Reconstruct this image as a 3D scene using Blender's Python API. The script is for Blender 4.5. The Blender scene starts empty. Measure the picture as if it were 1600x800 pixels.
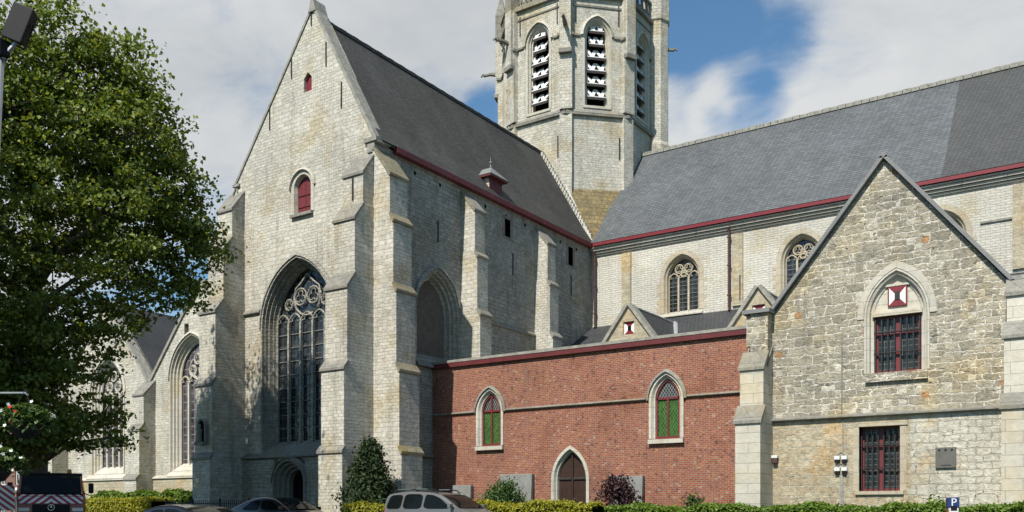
import bpy, bmesh, math, random
import numpy as np
from mathutils import Vector, Matrix
from mathutils.geometry import tessellate_polygon
R_ = math.radians
random.seed(7); rng = np.random.default_rng(7)
scn = bpy.context.scene
COL = scn.collection
# ------------------------------------------------------------------ camera, sky, sun, exposure
EYE, FOC = 1.15, 1430.0
YAW = R_(34.12); CY, SY = math.cos(YAW), math.sin(YAW)
cam = bpy.data.cameras.new('camera'); camo = bpy.data.objects.new('camera', cam); COL.objects.link(camo)
camo.location = (0, 0, EYE); camo.rotation_euler = (R_(90), 0, YAW)
cam.sensor_width = 36; cam.lens = 36*FOC/1600; cam.shift_y = 0.25; cam.clip_end = 3000
scn.camera = camo
SUN_EL, SUN_AZ = R_(48), math.atan2(0.055, -1.0)
TO_SUN = Vector((math.sin(SUN_AZ)*math.cos(SUN_EL), math.cos(SUN_AZ)*math.cos(SUN_EL), math.sin(SUN_EL)))
sl = bpy.data.lights.new('sun', 'SUN'); so = bpy.data.objects.new('sun', sl); COL.objects.link(so)
sl.energy = 5.0; sl.angle = R_(0.6); sl.color = (1.0, 0.95, 0.86)
so.rotation_euler = TO_SUN.to_track_quat('Z', 'Y').to_euler()
scn.view_settings.view_transform = 'Standard'; scn.view_settings.look = 'None'
scn.view_settings.exposure = 0.42; scn.view_settings.gamma = 1.0

class NT:
    """small node-tree writer"""
    def __init__(s, nt): s.nt = nt; s.nt.nodes.clear()
    def n(s, typ, props=None, **ins):
        nd = s.nt.nodes.new(typ)
        for k, v in (props or {}).items(): setattr(nd, k, v)
        for k, v in ins.items():
            key = int(k[1:]) if k[0] == 'i' and k[1:].isdigit() else k.replace('_', ' ')
            sk = nd.inputs[key]
            if isinstance(v, bpy.types.NodeSocket): s.nt.links.new(v, sk)
            else:
                if hasattr(sk.default_value, '__len__') and len(sk.default_value) == 4 and len(v) == 3: v = (*v, 1)
                sk.default_value = v
        return nd
    def m(s, op, a, b=0.0, c=None):
        kw = dict(i0=a, i1=b)
        if c is not None: kw['i2'] = c
        return s.n('ShaderNodeMath', dict(operation=op), **kw).outputs[0]
    def vm(s, op, a, b=(0, 0, 0)):
        nd = s.n('ShaderNodeVectorMath', dict(operation=op), i0=a, i1=b)
        return nd.outputs['Value'] if op in ('DOT_PRODUCT', 'LENGTH') else nd.outputs[0]
    def mr(s, v, a, b, c, d, smooth=False):
        return s.n('ShaderNodeMapRange', dict(interpolation_type='SMOOTHSTEP' if smooth else 'LINEAR'),
                   i0=v, i1=a, i2=b, i3=c, i4=d).outputs[0]
    def noise(s, vec, scale, detail=4.0, rough=0.55):
        return s.n('ShaderNodeTexNoise', None, Vector=vec, Scale=scale, Detail=detail, Roughness=rough).outputs[0]
    def mix(s, fac, a, b, mode='MIX'):
        nd = s.n('ShaderNodeMix', dict(data_type='RGBA', blend_type=mode), i0=fac)
        for i, v in ((6, a), (7, b)):
            if isinstance(v, bpy.types.NodeSocket): s.nt.links.new(v, nd.inputs[i])
            else: nd.inputs[i].default_value = (*v, 1) if len(v) == 3 else v
        return nd.outputs[2]
    def grey(s, v): return s.n('ShaderNodeCombineColor', None, i0=v, i1=v, i2=v).outputs[0]
    def comb(s, x, y, z=0.0): return s.n('ShaderNodeCombineXYZ', None, i0=x, i1=y, i2=z).outputs[0]

def dirpx(u, v):
    t = (u-800)/FOC
    return Vector((t*CY-SY, t*SY+CY, (800-v)/FOC)).normalized()

w = bpy.data.worlds.new('World'); scn.world = w; w.use_nodes = True
T = NT(w.node_tree)
sky = T.n('ShaderNodeTexSky', dict(sky_type='NISHITA', sun_disc=False, sun_elevation=SUN_EL, sun_rotation=SUN_AZ,
                                   air_density=1.0, dust_density=0.6, ozone_density=1.6))
d = T.n('ShaderNodeTexCoord').outputs['Generated']
sx = T.n('ShaderNodeSeparateXYZ', None, i0=d).outputs
pz = T.m('ADD', sx[2], 0.25)
pl = T.comb(T.m('DIVIDE', sx[0], pz), T.m('DIVIDE', sx[1], pz), 0.3)
warp = T.n('ShaderNodeTexNoise', None, Vector=pl, Scale=1.6, Detail=3.0).outputs[1]
plw = T.vm('ADD', pl, T.vm('MULTIPLY', T.vm('SUBTRACT', warp, (.5, .5, .5)), (.35, .35, 0)))
big = T.noise(plw, 1.6, 10, 0.58)
fine = T.noise(T.vm('ADD', T.vm('MULTIPLY', plw, (1.0, 1.5, 1)), (3.1, 7.7, 0)), 4.2, 10, 0.62)
cover = T.m('ADD', T.m('MULTIPLY', T.m('SUBTRACT', big, .5), 0.75), T.m('MULTIPLY', T.m('SUBTRACT', fine, .5), 0.75))
# heavy cloud over the church, open sky behind the viewer
facing = T.vm('DOT_PRODUCT', d, tuple(dirpx(800, 250)))
cover = T.m('ADD', cover, T.mr(facing, 0.2, 0.8, -0.30, 0.30, True))
for (u, v, r, a) in ((1066, 25, 2.7, .50), (1060, 200, 1.7, .22), (1165, 180, 1.7, .38), (1200, 70, 1.8, .20), (1140, 120, 1.3, -.16), (1110, 175, 1.0, -.12), (770, 180, 1.3, .40), (330, 450, 4.5, .22), (240, 500, 4, .2), (1150, -40, 4, .3)):
    dt = T.vm('DOT_PRODUCT', d, tuple(dirpx(u, v)))
    cover = T.m('SUBTRACT', cover, T.mr(dt, math.cos(R_(r*1.7)), math.cos(R_(r*.1)), 0, a, True))
mask = T.mr(cover, -0.16, 0.32, 0, 1, True)
shade = T.mr(T.noise(T.vm('ADD', plw, (1.3, 2.2, 0)), 1.9, 8, 0.55), 0.32, 0.66, 0.0, 1.0, True)
ccol = T.mix(shade, (0.64, 0.68, 0.72), (0.90, 0.92, 0.925))
skyc = T.mix(1.0, sky.outputs[0], (0.80, 1.08, 1.16), 'MULTIPLY')
bg1 = T.n('ShaderNodeBackground', None, Color=skyc, Strength=0.088)
bg2 = T.n('ShaderNodeBackground', None, Color=ccol, Strength=0.60)
ms = T.n('ShaderNodeMixShader', None, i0=mask, i1=bg1.outputs[0], i2=bg2.outputs[0])
T.n('ShaderNodeOutputWorld', None, Surface=ms.outputs[0])

# ------------------------------------------------------------------ materials
MAT = {}
def newmat(name):
    m = bpy.data.materials.new(name); m.use_nodes = True; MAT[name] = m
    return NT(m.node_tree)
def finish(T, col, rough=0.85, height=None, hd=0.02, spec=0.25, metal=0.0, extra=None):
    kw = dict(Base_Color=col, Roughness=rough, Metallic=metal)
    kw['Specular_IOR_Level'] = spec
    if height is not None:
        kw['Normal'] = T.n('ShaderNodeBump', None, Height=height, Strength=1.0, Distance=hd).outputs[0]
    b = T.n('ShaderNodeBsdfPrincipled', None, **kw)
    T.n('ShaderNodeOutputMaterial', None, Surface=b.outputs[0])
    return b
def wallcoords(T, zs=1.0):
    o = T.n('ShaderNodeTexCoord').outputs['Object']
    s = T.n('ShaderNodeSeparateXYZ', None, i0=o).outputs
    return o, T.comb(T.m('ADD', s[0], s[1]), T.m('MULTIPLY', s[2], zs), 0.0), s

def masonry(name, c1, c2, mort, bw, bh, ms=0.012, dist=0.03, bump=0.03, tint=None, dirt=0.5, irregular=0.0, rough=0.9, var=0.35, odd=None, over=None):
    c1, c2, mort = (tuple(x*.76 for x in c) for c in (c1, c2, mort))
    T = newmat(name)
    o, uv, s = wallcoords(T)
    dn = T.n('ShaderNodeTexNoise', None, Vector=uv, Scale=2.2, Detail=3.0).outputs[1]
    duv = T.vm('ADD', uv, T.vm('MULTIPLY', T.vm('SUBTRACT', dn, (.5, .5, .5)), (dist*3, dist*1.6, 0)))
    if dist > 0.015:
        dn2 = T.n('ShaderNodeTexNoise', None, Vector=uv, Scale=11.0, Detail=2.0).outputs[1]
        duv = T.vm('ADD', duv, T.vm('MULTIPLY', T.vm('SUBTRACT', dn2, (.5, .5, .5)), (dist, dist*.8, 0)))
    def brick(vec, w_, h_, off):
        return T.n('ShaderNodeTexBrick', dict(offset=off, squash=1.0), Vector=vec, Color1=c1, Color2=c2, Mortar=mort,
                   Scale=1.0, Mortar_Size=ms, Mortar_Smooth=0.3, Bias=0.0, Brick_Width=w_, Row_Height=h_)
    b1 = brick(duv, bw, bh, 0.5); col, fac = b1.outputs[0], b1.outputs[1]
    if irregular:
        b2 = brick(T.vm('ADD', duv, (0.37, 0.0, 0)), bw*1.45, bh*1.5, 0.37)
        k = T.mr(T.noise(o, 0.55, 2), 0.49, 0.52, 0, 1)
        col = T.mix(k, col, b2.outputs[0]); fac = T.m('ADD', T.m('MULTIPLY', fac, T.m('SUBTRACT', 1.0, k)), T.m('MULTIPLY', b2.outputs[1], k))
    if over:                                             # whitewash that ends in an uneven edge
        oc, ox = over
        edge = T.m('ADD', T.m('SUBTRACT', s[0], ox), T.m('MULTIPLY', T.m('SUBTRACT', T.noise(o, 1.4, 5, .65), .5), 2.4))
        edge = T.m('MAXIMUM', edge, T.m('ADD', T.m('MULTIPLY', T.m('SUBTRACT', 1.1, s[2]), .9), T.m('MULTIPLY', T.m('SUBTRACT', T.noise(o, 1.1, 4, .6), .62), 3.0)))
        col = T.mix(T.mr(edge, -.05, .12, 0, 1, True), col, T.mix(1.0, oc, T.grey(T.mr(fac, 0, 1, 1, .80)), 'MULTIPLY'))
    if odd:                                              # single odd stones or bricks of another colour
        wn = T.n('ShaderNodeTexWhiteNoise', dict(noise_dimensions='2D'), Vector=T.vm('FLOOR', T.vm('DIVIDE', uv, (bw*.5, bh, 1)))).outputs[0]
        for lo, hi, oc in odd: col = T.mix(T.m('MULTIPLY', T.m('MULTIPLY', T.m('GREATER_THAN', wn, lo), T.m('LESS_THAN', wn, hi)), .75), col, oc)
    # patchy repair tones, grime streaks, specks
    big = T.noise(o, 0.45, 5, 0.6)
    if tint: col = T.mix(T.mr(big, 0.5, 0.66, 0, 0.75, True), col, T.mix(1.0, col, tint, 'MULTIPLY'))
    streak = T.noise(T.vm('MULTIPLY', o, (1.6, 1.6, 0.16)), 1.3, 5, 0.6)
    col = T.mix(T.mr(streak, 0.5, 0.75, 0, dirt, True), col, (0.13, 0.125, 0.11))
    col = T.mix(1.0, col, T.grey(T.mr(T.noise(T.vm('ADD', o, (9, 2, 4)), .28, 4, .6), .3, .7, .84, 1.10)), 'MULTIPLY')
    med = T.noise(o, 5.5, 5, 0.7)
    col = T.mix(1.0, col, T.grey(T.mr(med, 0.25, 0.75, 1-var, 1+var*.45)), 'MULTIPLY')
    grime = T.noise(T.vm('ADD', o, (5, 3, 1)), 1.1, 6, 0.68)
    col = T.mix(T.mr(grime, 0.56, 0.74, 0, dirt*.8, True), col, (0.16, 0.15, 0.13))
    h = T.m('ADD', T.m('MULTIPLY', fac, -0.8), T.m('MULTIPLY', T.noise(o, 9.0, 5, 0.65), 0.9))
    finish(T, col, rough, h, bump)

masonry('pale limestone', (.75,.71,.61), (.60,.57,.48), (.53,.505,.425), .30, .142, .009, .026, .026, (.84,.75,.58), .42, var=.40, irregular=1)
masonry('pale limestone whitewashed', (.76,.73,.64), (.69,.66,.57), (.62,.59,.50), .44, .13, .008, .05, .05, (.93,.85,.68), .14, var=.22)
masonry('weathered and shade toned limestone', (.56,.535,.46), (.42,.40,.34), (.32,.305,.26), .30, .142, .010, .022, .04, (.82,.78,.68), .55, var=.45, irregular=1)  # weathered walls, and the shade tone put into the great window's stone
masonry('rubble stone', (.60,.54,.41), (.38,.345,.265), (.84,.79,.68), .47, .225, .026, .125, .09, (1.12,.98,.74), .34, irregular=1, var=.5, odd=((0,.006,(.42,.20,.07)),(.10,.15,(.62,.58,.48)),(.2,.26,(.27,.25,.20))))
masonry('tan stone blocks', (.62,.55,.40), (.50,.43,.30), (.62,.58,.48), .55, .26, .016, .05, .05, (1.05,.84,.56), .20, irregular=1)
masonry('patched lower stone', (.66,.58,.42), (.50,.41,.27), (.70,.65,.53), .46, .23, .018, .075, .07, (1.08,.80,.48), .24, irregular=1, var=.42, over=((.53,.50,.415), 0.95))
masonry('whitewashed blocks', (.70,.66,.55), (.63,.59,.49), (.62,.58,.48), .5, .19, .010, .05, .05, (.95,.86,.68), .12)
masonry('smooth ashlar', (.70,.66,.56), (.63,.59,.49), (.48,.45,.38), .95, .36, .008, .006, .015, (.95,.86,.70), .22, var=.18)
masonry('dressed stone', (.66,.62,.53), (.61,.57,.48), (.50,.47,.40), .7, .42, .006, .004, .012, (.95,.87,.73), .25, var=.18)
masonry('tan dressed stone', (.60,.53,.41), (.53,.46,.34), (.48,.43,.33), .6, .42, .006, .004, .012, (.95,.87,.72), .20, var=.2)
masonry('grey weathered stone', (.34,.325,.28), (.28,.265,.23), (.25,.24,.21), .8, .5, .006, .01, .03, (1.1,1.0,.75), .45)
masonry('red brick', (.40,.130,.066), (.300,.082,.052), (.40,.315,.245), .225, .078, .0115, .005, .006, (.72,.64,.62), .18, var=.36, odd=((0,.04,(.12,.055,.045)),(.10,.14,(.36,.18,.085)),(.18,.20,(.34,.26,.21))))
masonry('dark brick', (.20,.15,.12), (.15,.11,.09), (.2,.18,.15), .22, .08, .012, .01, .01, None, .3)
masonry('house brick', (.30,.12,.085), (.24,.09,.07), (.34,.28,.24), .22, .08, .012, .004, .01, None, .2)
masonry('mossy stone slabs', (.33,.255,.125), (.21,.17,.09), (.17,.15,.1), .45, .3, .010, .05, .05, (1.25,.98,.5), .35, var=.5)
masonry('lichen stone', (.34,.30,.20), (.27,.245,.165), (.2,.19,.15), .6, .4, .006, .01, .04, (1.2,.98,.5), .40)
def slate(name, c1, c2, bw=.24, bh=.11, mottle=.25, spec=.35, light=(.2,.2,.19)):
    c1, c2, light = (tuple(x*.80 for x in c) for c in (c1, c2, light))
    T = newmat(name)
    o, uv, s = wallcoords(T)
    dn = T.n('ShaderNodeTexNoise', None, Vector=uv, Scale=3.0, Detail=3.0).outputs[1]
    duv = T.vm('ADD', uv, T.vm('MULTIPLY', T.vm('SUBTRACT', dn, (.5, .5, .5)), (.05, .03, 0)))
    b = T.n('ShaderNodeTexBrick', dict(offset=.5), Vector=duv, Color1=c1, Color2=c2, Mortar=tuple(x*.45 for x in c2), Scale=1.0,
            Mortar_Size=.008, Mortar_Smooth=.4, Bias=0.0, Brick_Width=bw, Row_Height=bh)
    col = b.outputs[0]
    big = T.noise(T.vm('MULTIPLY', o, (1, 1, .35)), .5, 6, .62)
    col = T.mix(1.0, col, T.grey(T.mr(big, .3, .7, 1-mottle, 1+mottle)), 'MULTIPLY')
    fl = T.noise(T.vm('MULTIPLY', uv, (1.0, 2.4, 1)), 4.5, 5, .7)
    col = T.mix(T.mr(fl, .60, .76, 0, .55, True), col, light)
    h = T.m('ADD', T.m('MULTIPLY', b.outputs[1], -.7), T.m('MULTIPLY', T.noise(uv, 7, 4, .6), .8))
    finish(T, col, T.mr(fl, .3, .7, .72, .5), h, .03, spec)
slate('old slate', (.085,.084,.078), (.062,.061,.057), mottle=.3, spec=.2, light=(.12,.118,.105))
slate('blue grey slate', (.135,.144,.152), (.095,.103,.110), .30, .15, mottle=.16, light=(.25,.26,.26))
slate('dark new slate', (.088,.090,.090), (.068,.070,.070), mottle=.1, light=(.12,.12,.12))
slate('dark slate', (.06,.064,.068), (.048,.05,.054), mottle=.2, light=(.09,.09,.09))

def plain(name, col, rough=.6, spec=.4, metal=0.0, var=.12, sc=3.0, bump=0.0, coat=0.0):
    T = newmat(name)
    o = T.n('ShaderNodeTexCoord').outputs['Object']
    n = T.noise(o, sc, 6, .65)
    c = T.mix(1.0, tuple(x*.8 for x in col), T.grey(T.mr(n, .25, .75, 1-var, 1+var)), 'MULTIPLY')
    b = finish(T, c, rough, T.noise(o, 14, 4, .6) if bump else None, bump or .01, spec, metal)
    if coat: b.inputs['Coat Weight'].default_value = coat; b.inputs['Coat Roughness'].default_value = .05
    return b
plain('lead', (.20,.203,.198), .6, .4, 0, .22, 1.5, .01)
plain('grey coping', (.30,.29,.25), .85, .3, 0, .4, 3.5, .02)
plain('zinc', (.52,.55,.57), .4, .5, .4, .15)
plain('red paint', (.17,.028,.03), .45, .4, 0, .2, 4)
plain('dark red paint', (.13,.026,.028), .5, .35, 0, .3, 3)
plain('bright red paint', (.20,.018,.026), .45, .4, 0, .15, 4)
plain('white paint', (.80,.80,.78), .5, .4, 0, .06)
plain('black iron', (.022,.022,.022), .6, .4, 0, .3)
plain('brown pipe', (.085,.042,.035), .5, .4, 0, .3)
plain('oak door', (.040,.020,.013), .55, .35, 0, .3, 6, .004)
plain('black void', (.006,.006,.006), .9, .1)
plain('dark timber', (.045,.037,.03), .7, .3)
plain('bronze plaque', (.155,.145,.13), .5, .4, .3, .2, 4, .004)
plain('slab stone', (.24,.24,.225), .8, .3, 0, .25, 2.2, .01)
plain('plastic white', (.72,.72,.69), .45, .4, 0, .06)
plain('plastic grey', (.3,.3,.3), .5, .4)
plain('plastic black', (.010,.010,.011), .6, .2)
plain('galvanised steel', (.38,.40,.41), .42, .5, .6, .15, 3)
plain('asphalt', (.05,.05,.05), .9, .25, 0, .25, 9, .02)
plain('lawn', (.06,.09,.025), .95, .2, 0, .4, 3, .05)
plain('kerb stone', (.32,.31,.29), .85, .3, 0, .2, 3, .02)
plain('tyre rubber', (.02,.02,.02), .85, .2)
plain('alloy rim', (.45,.46,.47), .3, .5, .8)
plain('silver car paint', (.165,.165,.165), .36, .4, .25, .03, 1, 0, .6)
plain('dark grey car paint', (.020,.023,.028), .25, .5, .4, .03, 1, 0, .8)
plain('black car paint', (.018,.018,.020), .22, .5, .3, .03, 1, 0, .9)
plain('chrome', (.75,.75,.75), .12, .5, 1.0, .02)
plain('orange paint', (.30,.075,.028), .4, .45, 0, .2, 3, 0, .3)
plain('tail lamp red', (.35,.01,.01), .25, .5)
plain('amber lens', (.55,.18,.01), .25, .5)
plain('headlamp glass', (.55,.56,.56), .1, .6, .2)
plain('blue sign', (.02,.045,.16), .4, .4)
plain('bark', (.17,.15,.115), .9, .2, 0, .45, 3, .03)
plain('twig bark', (.09,.075,.055), .9, .2, 0, .3, 3)
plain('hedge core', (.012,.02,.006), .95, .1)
plain('basket liner', (.03,.03,.028), .8, .2, 0, .3, 5, .02)
plain('red petals', (.55,.03,.03), .6, .3, 0, .15)
plain('white petals', (.80,.80,.76), .6, .3, 0, .05)
plain('statue stone', (.22,.205,.17), .85, .3, 0, .3, 6, .02)
plain('soil', (.05,.04,.03), .95, .1)

def carglass():
    T = newmat('car glass')
    b = finish(T, (.006,.008,.008), .03, None, .01, .12)
carglass()
def leaded(name, col, line, k=6.0, diamond=False, wd=.12, rough=.12, spec=.5, var=.5, zscale=1.0):
    T = newmat(name)
    o, uv, s = wallcoords(T)
    a = T.m('ADD', s[0], s[1]); z = T.m('MULTIPLY', s[2], zscale)
    if diamond: p, q = T.m('ADD', T.m('MULTIPLY', a, 1.5), z), T.m('SUBTRACT', T.m('MULTIPLY', a, 1.5), z)
    else: p, q = a, z
    def ln(x): return T.m('LESS_THAN', T.m('ABSOLUTE', T.m('SUBTRACT', T.m('FRACT', T.m('MULTIPLY', x, k)), .5)), wd*.5)
    L = T.m('MAXIMUM', ln(p), ln(q))
    cell = T.n('ShaderNodeTexWhiteNoise', dict(noise_dimensions='3D'), Vector=T.vm('FLOOR', T.comb(T.m('MULTIPLY', p, k), T.m('MULTIPLY', q, k), 0))).outputs
    g = T.mix(1.0, col, T.grey(T.mr(cell[0], 0, 1, 1-var, 1+var)), 'MULTIPLY')
    c = T.mix(L, g, line)
    tilt = T.m('MULTIPLY', T.noise(o, 3.0, 2), .5)
    finish(T, c, T.mr(L, 0, 1, rough, .6), tilt, .05, spec)
leaded('leaded dark glass', (.022,.027,.030), (.05,.05,.048), 3.2, wd=.13, zscale=.62)
leaded('leaded clear glass', (.06,.065,.07), (.03,.03,.03), 4.0, wd=.16, spec=.6)
leaded('stained glass', (.055,.045,.055), (.16,.15,.14), 2.6, wd=.12, var=.7, zscale=.7)
leaded('green lattice glass', (.055,.135,.030), (.02,.035,.015), 5.2, True, .22, .3, .25, .35)
leaded('dark lattice glass', (.030,.036,.036), (.20,.21,.20), 5.2, True, .17, .2, .4, .4)
leaded('small pane glass', (.014,.018,.019), (.07,.068,.062), 5.2, wd=.14, rough=.15, spec=.45)

def stripes():
    T = newmat('red and white warning stripes')
    o = T.n('ShaderNodeTexCoord').outputs['Object']
    s = T.n('ShaderNodeSeparateXYZ', None, i0=o).outputs
    a = T.m('ADD', T.m('MULTIPLY', T.m('ABSOLUTE', s[1]), .8), T.m('MULTIPLY', s[2], 1.0))
    k = T.m('LESS_THAN', T.m('FRACT', T.m('MULTIPLY', a, 5.0)), .5)
    finish(T, T.mix(k, (.60,.58,.55), (.30,.025,.025)), .45, None, .01, .4)
stripes()
def leafmat(name, c1, c2, c3, trans=.35, rough=.5):
    T = newmat(name)
    ri = T.n('ShaderNodeNewGeometry').outputs['Random Per Island']
    rp = T.n('ShaderNodeValToRGB', None, Fac=ri); cr = rp.color_ramp
    cr.elements[0].color = (*c1, 1); cr.elements[1].color = (*c3, 1); e = cr.elements.new(.55); e.color = (*c2, 1)
    b = T.n('ShaderNodeBsdfPrincipled', None, Base_Color=rp.outputs[0], Roughness=rough, Specular_IOR_Level=.35)
    t = T.n('ShaderNodeBsdfTranslucent', None, Color=T.mix(1.0, rp.outputs[0], (1.25, 1.15, .5), 'MULTIPLY'))
    m = T.n('ShaderNodeMixShader', None, i0=trans, i1=b.outputs[0], i2=t.outputs[0])
    T.n('ShaderNodeOutputMaterial', None, Surface=m.outputs[0])
leafmat('plane tree leaves', (.062,.102,.016), (.115,.168,.026), (.27,.31,.075), .40)
leafmat('hedge leaves', (.065,.125,.012), (.105,.18,.018), (.17,.24,.03))
leafmat('golden hedge leaves', (.16,.18,.012), (.27,.27,.02), (.38,.34,.03))
leafmat('holly leaves', (.012,.026,.008), (.022,.042,.012), (.05,.072,.02), .2, .7)
leafmat('dark green leaves', (.022,.055,.010), (.04,.085,.016), (.07,.12,.025), .2)
leafmat('purple leaves', (.018,.007,.010), (.032,.012,.016), (.075,.030,.030), .2)
leafmat('basket leaves', (.03,.06,.010), (.05,.095,.018), (.10,.15,.035), .3)

# ------------------------------------------------------------------ mesh helpers
class Fr:
    """a wall's own frame: a runs right along the wall, z up, d inwards from the wall face"""
    def __init__(s, O, right, inward): s.O, s.R, s.I = Vector((*O[:2], 0)), Vector((*right, 0)), Vector((*inward, 0))
    def p(s, a, z, d=0.0): return s.O + s.R*a + s.I*d + Vector((0, 0, z))
def south(y): return Fr((0, y), (1, 0), (0, 1))
def east(x): return Fr((x, 0), (0, 1), (-1, 0))

class MB:
    def __init__(s): s.v = []; s.f = []
    def poly(s, pts):
        i = len(s.v); s.v += [Vector(p) for p in pts]; s.f.append(tuple(range(i, i+len(pts))))
    def box(s, x0, x1, y0, y1, z0, z1, fr=None):
        i = len(s.v)
        for z in (z0, z1):
            for (x, y) in ((x0, y0), (x1, y0), (x1, y1), (x0, y1)):
                s.v.append(fr.p(x, z, y) if fr else Vector((x, y, z)))
        s.f += [tuple(i+k for k in q) for q in ((0,3,2,1), (4,5,6,7), (0,1,5,4), (1,2,6,5), (2,3,7,6), (3,0,4,7))]
    def prism(s, pts0, pts1):
        """two matching loops closed into a solid"""
        n = len(pts0); i = len(s.v); s.v += [Vector(p) for p in pts0]+[Vector(p) for p in pts1]
        s.f.append(tuple(range(i, i+n))); s.f.append(tuple(range(i+2*n-1, i+n-1, -1)))
        for k in range(n): s.f.append((i+k, i+(k+1) % n, i+n+(k+1) % n, i+n+k))
    def slab(s, fr, outline, holes, d0, d1):
        loops = [outline]+list(holes)
        tri = tessellate_polygon([[Vector((a, z, 0)) for a, z in L] for L in loops])
        flat = [p for L in loops for p in L]; n = len(flat); i = len(s.v)
        for dd in (d0, d1): s.v += [fr.p(a, z, dd) for a, z in flat]
        for t in tri: s.f.append(tuple(i+k for k in t)); s.f.append(tuple(i+n+k for k in reversed(t)))
        k0 = 0
        for L in loops:
            m = len(L)
            for k in range(m): s.f.append((i+k0+k, i+k0+(k+1) % m, i+n+k0+(k+1) % m, i+n+k0+k))
            k0 += m
    def strip(s, rings, closed=False):
        m = len(rings[0]); i = len(s.v)
        for r in rings: s.v += [Vector(p) for p in r]
        for j in range(len(rings)-1):
            for k in range(m if closed else m-1):
                a = i+j*m+k; b = i+j*m+(k+1) % m
                s.f.append((a, b, b+m, a+m))
    def tube(s, path, r, n=6, closed=False, r1=None, up=None):
        path = [Vector(p) for p in path]; m = len(path); rings = []
        for k, p in enumerate(path):
            if closed: t = path[(k+1) % m]-path[k-1]
            else: t = path[min(k+1, m-1)]-path[max(k-1, 0)]
            if t.length < 1e-9: t = Vector((0, 0, 1))
            t.normalize(); ref = up or (Vector((0, 0, 1)) if abs(t.z) < .9 else Vector((0, 1, 0)))
            a = t.cross(ref); a = a.normalized() if a.length > 1e-6 else t.orthogonal().normalized(); b = t.cross(a)
            rr = r if r1 is None else r+(r1-r)*k/max(m-1, 1)
            rings.append([p+a*rr*math.cos(2*math.pi*(j+.5)/n)+b*rr*math.sin(2*math.pi*(j+.5)/n) for j in range(n)])
        if closed: rings.append(rings[0])
        i = len(s.v); s.strip(rings, True)
        if not closed:
            s.f.append(tuple(range(i, i+n))); s.f.append(tuple(range(i+(m-1)*n, i+m*n)))
    def lathe(s, c, prof, n=16, axis=2):
        rings = []
        for (r, h) in prof:
            ring = []
            for j in range(n):
                a = 2*math.pi*j/n; q = [r*math.cos(a), r*math.sin(a), h]
                if axis == 1: q = [q[0], h, q[1]]
                if axis == 0: q = [h, q[0], q[1]]
                ring.append(Vector(c)+Vector(q))
            rings.append(ring)
        i = len(s.v); s.strip(rings, True)
        s.f.append(tuple(range(i, i+n))); s.f.append(tuple(range(i+(len(prof)-1)*n, i+len(prof)*n)))
    def build(s, name, mat, parent=None, smooth=False, bevel=0.0, local=False):
        me = bpy.data.meshes.new(name)
        off = Vector((0, 0, 0))
        if parent is not None and not local:
            q = parent
            while q: off += q.location; q = q.parent
        me.from_pydata([tuple(p-off) for p in s.v], [], s.f)
        bm = bmesh.new(); bm.from_mesh(me)
        bmesh.ops.recalc_face_normals(bm, faces=bm.faces)
        if bevel:
            bmesh.ops.remove_doubles(bm, verts=bm.verts, dist=1e-5)
            bmesh.ops.bevel(bm, geom=[e for e in bm.edges if e.is_manifold and e.calc_face_angle(0) > .5], offset=bevel, segments=2, affect='EDGES', profile=.6, clamp_overlap=True)
        bm.to_mesh(me); bm.free()
        if smooth: me.shade_smooth()
        me.materials.append(MAT[mat])
        o = bpy.data.objects.new(name, me); COL.objects.link(o)
        if parent is not None: o.parent = parent
        return o

def thing(name, loc, label, cat, group=None, rz=0.0):
    o = bpy.data.objects.new(name, None); COL.objects.link(o)
    o.location = loc; o.rotation_euler = (0, 0, rz); o.empty_display_size = .3
    tag(o, label, cat, group); return o
def tag(o, label=None, cat=None, group=None, kind=None):
    if label: o['label'] = label
    if cat: o['category'] = cat
    if group: o['group'] = group
    if kind: o['kind'] = kind
    return o

def arch(c, w, R, zs, zb, d=0.0, n=9):
    """pointed arch outline, left foot -> apex -> right foot, inset by d"""
    w2, R2 = w-d, R-d; cx = w-R                      # centre of the right arc, relative to the arch's axis
    th = math.acos(max(-1, min(1, -cx/R2)))
    right = [(cx+R2*math.cos(th*k/n), zs+R2*math.sin(th*k/n)) for k in range(n+1)]
    right[-1] = (0.0, right[-1][1])
    pts = [(-w2, zb)]+[(-x, z) for x, z in right]+[(x, z) for x, z in reversed(right[:-1])]+[(w2, zb)]
    return [(c+x, z) for x, z in pts]
def apexz(w, R, zs, d=0.0): return zs+math.sqrt(max((R-d)**2-(R-w)**2, 0))
def moulding(mb, fr, c, w, R, zs, zb, prof, n=9):
    """stepped jamb: prof = [(inset, depth)...]"""
    mb.strip([[fr.p(a, z, dd) for a, z in arch(c, w, R, zs, zb, ins, n)] for ins, dd in prof])
def hood(mb, fr, c, w, R, zs, n=9, t=.12, pr=.12, gap=0.0):
    prof = [(-gap, 0), (-gap, -pr), (-gap-t, -pr*.5), (-gap-t, 0)]
    mb.strip([[fr.p(a, z, dd) for a, z in arch(c, w, R, zs, zs, ins, n)[1:-1]] for ins, dd in prof])
def archpane(mb, fr, c, w, R, zs, zb, d, ins=0.0, n=9): mb.poly([fr.p(a, z, d) for a, z in arch(c, w, R, zs, zb, ins, n)])

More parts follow.
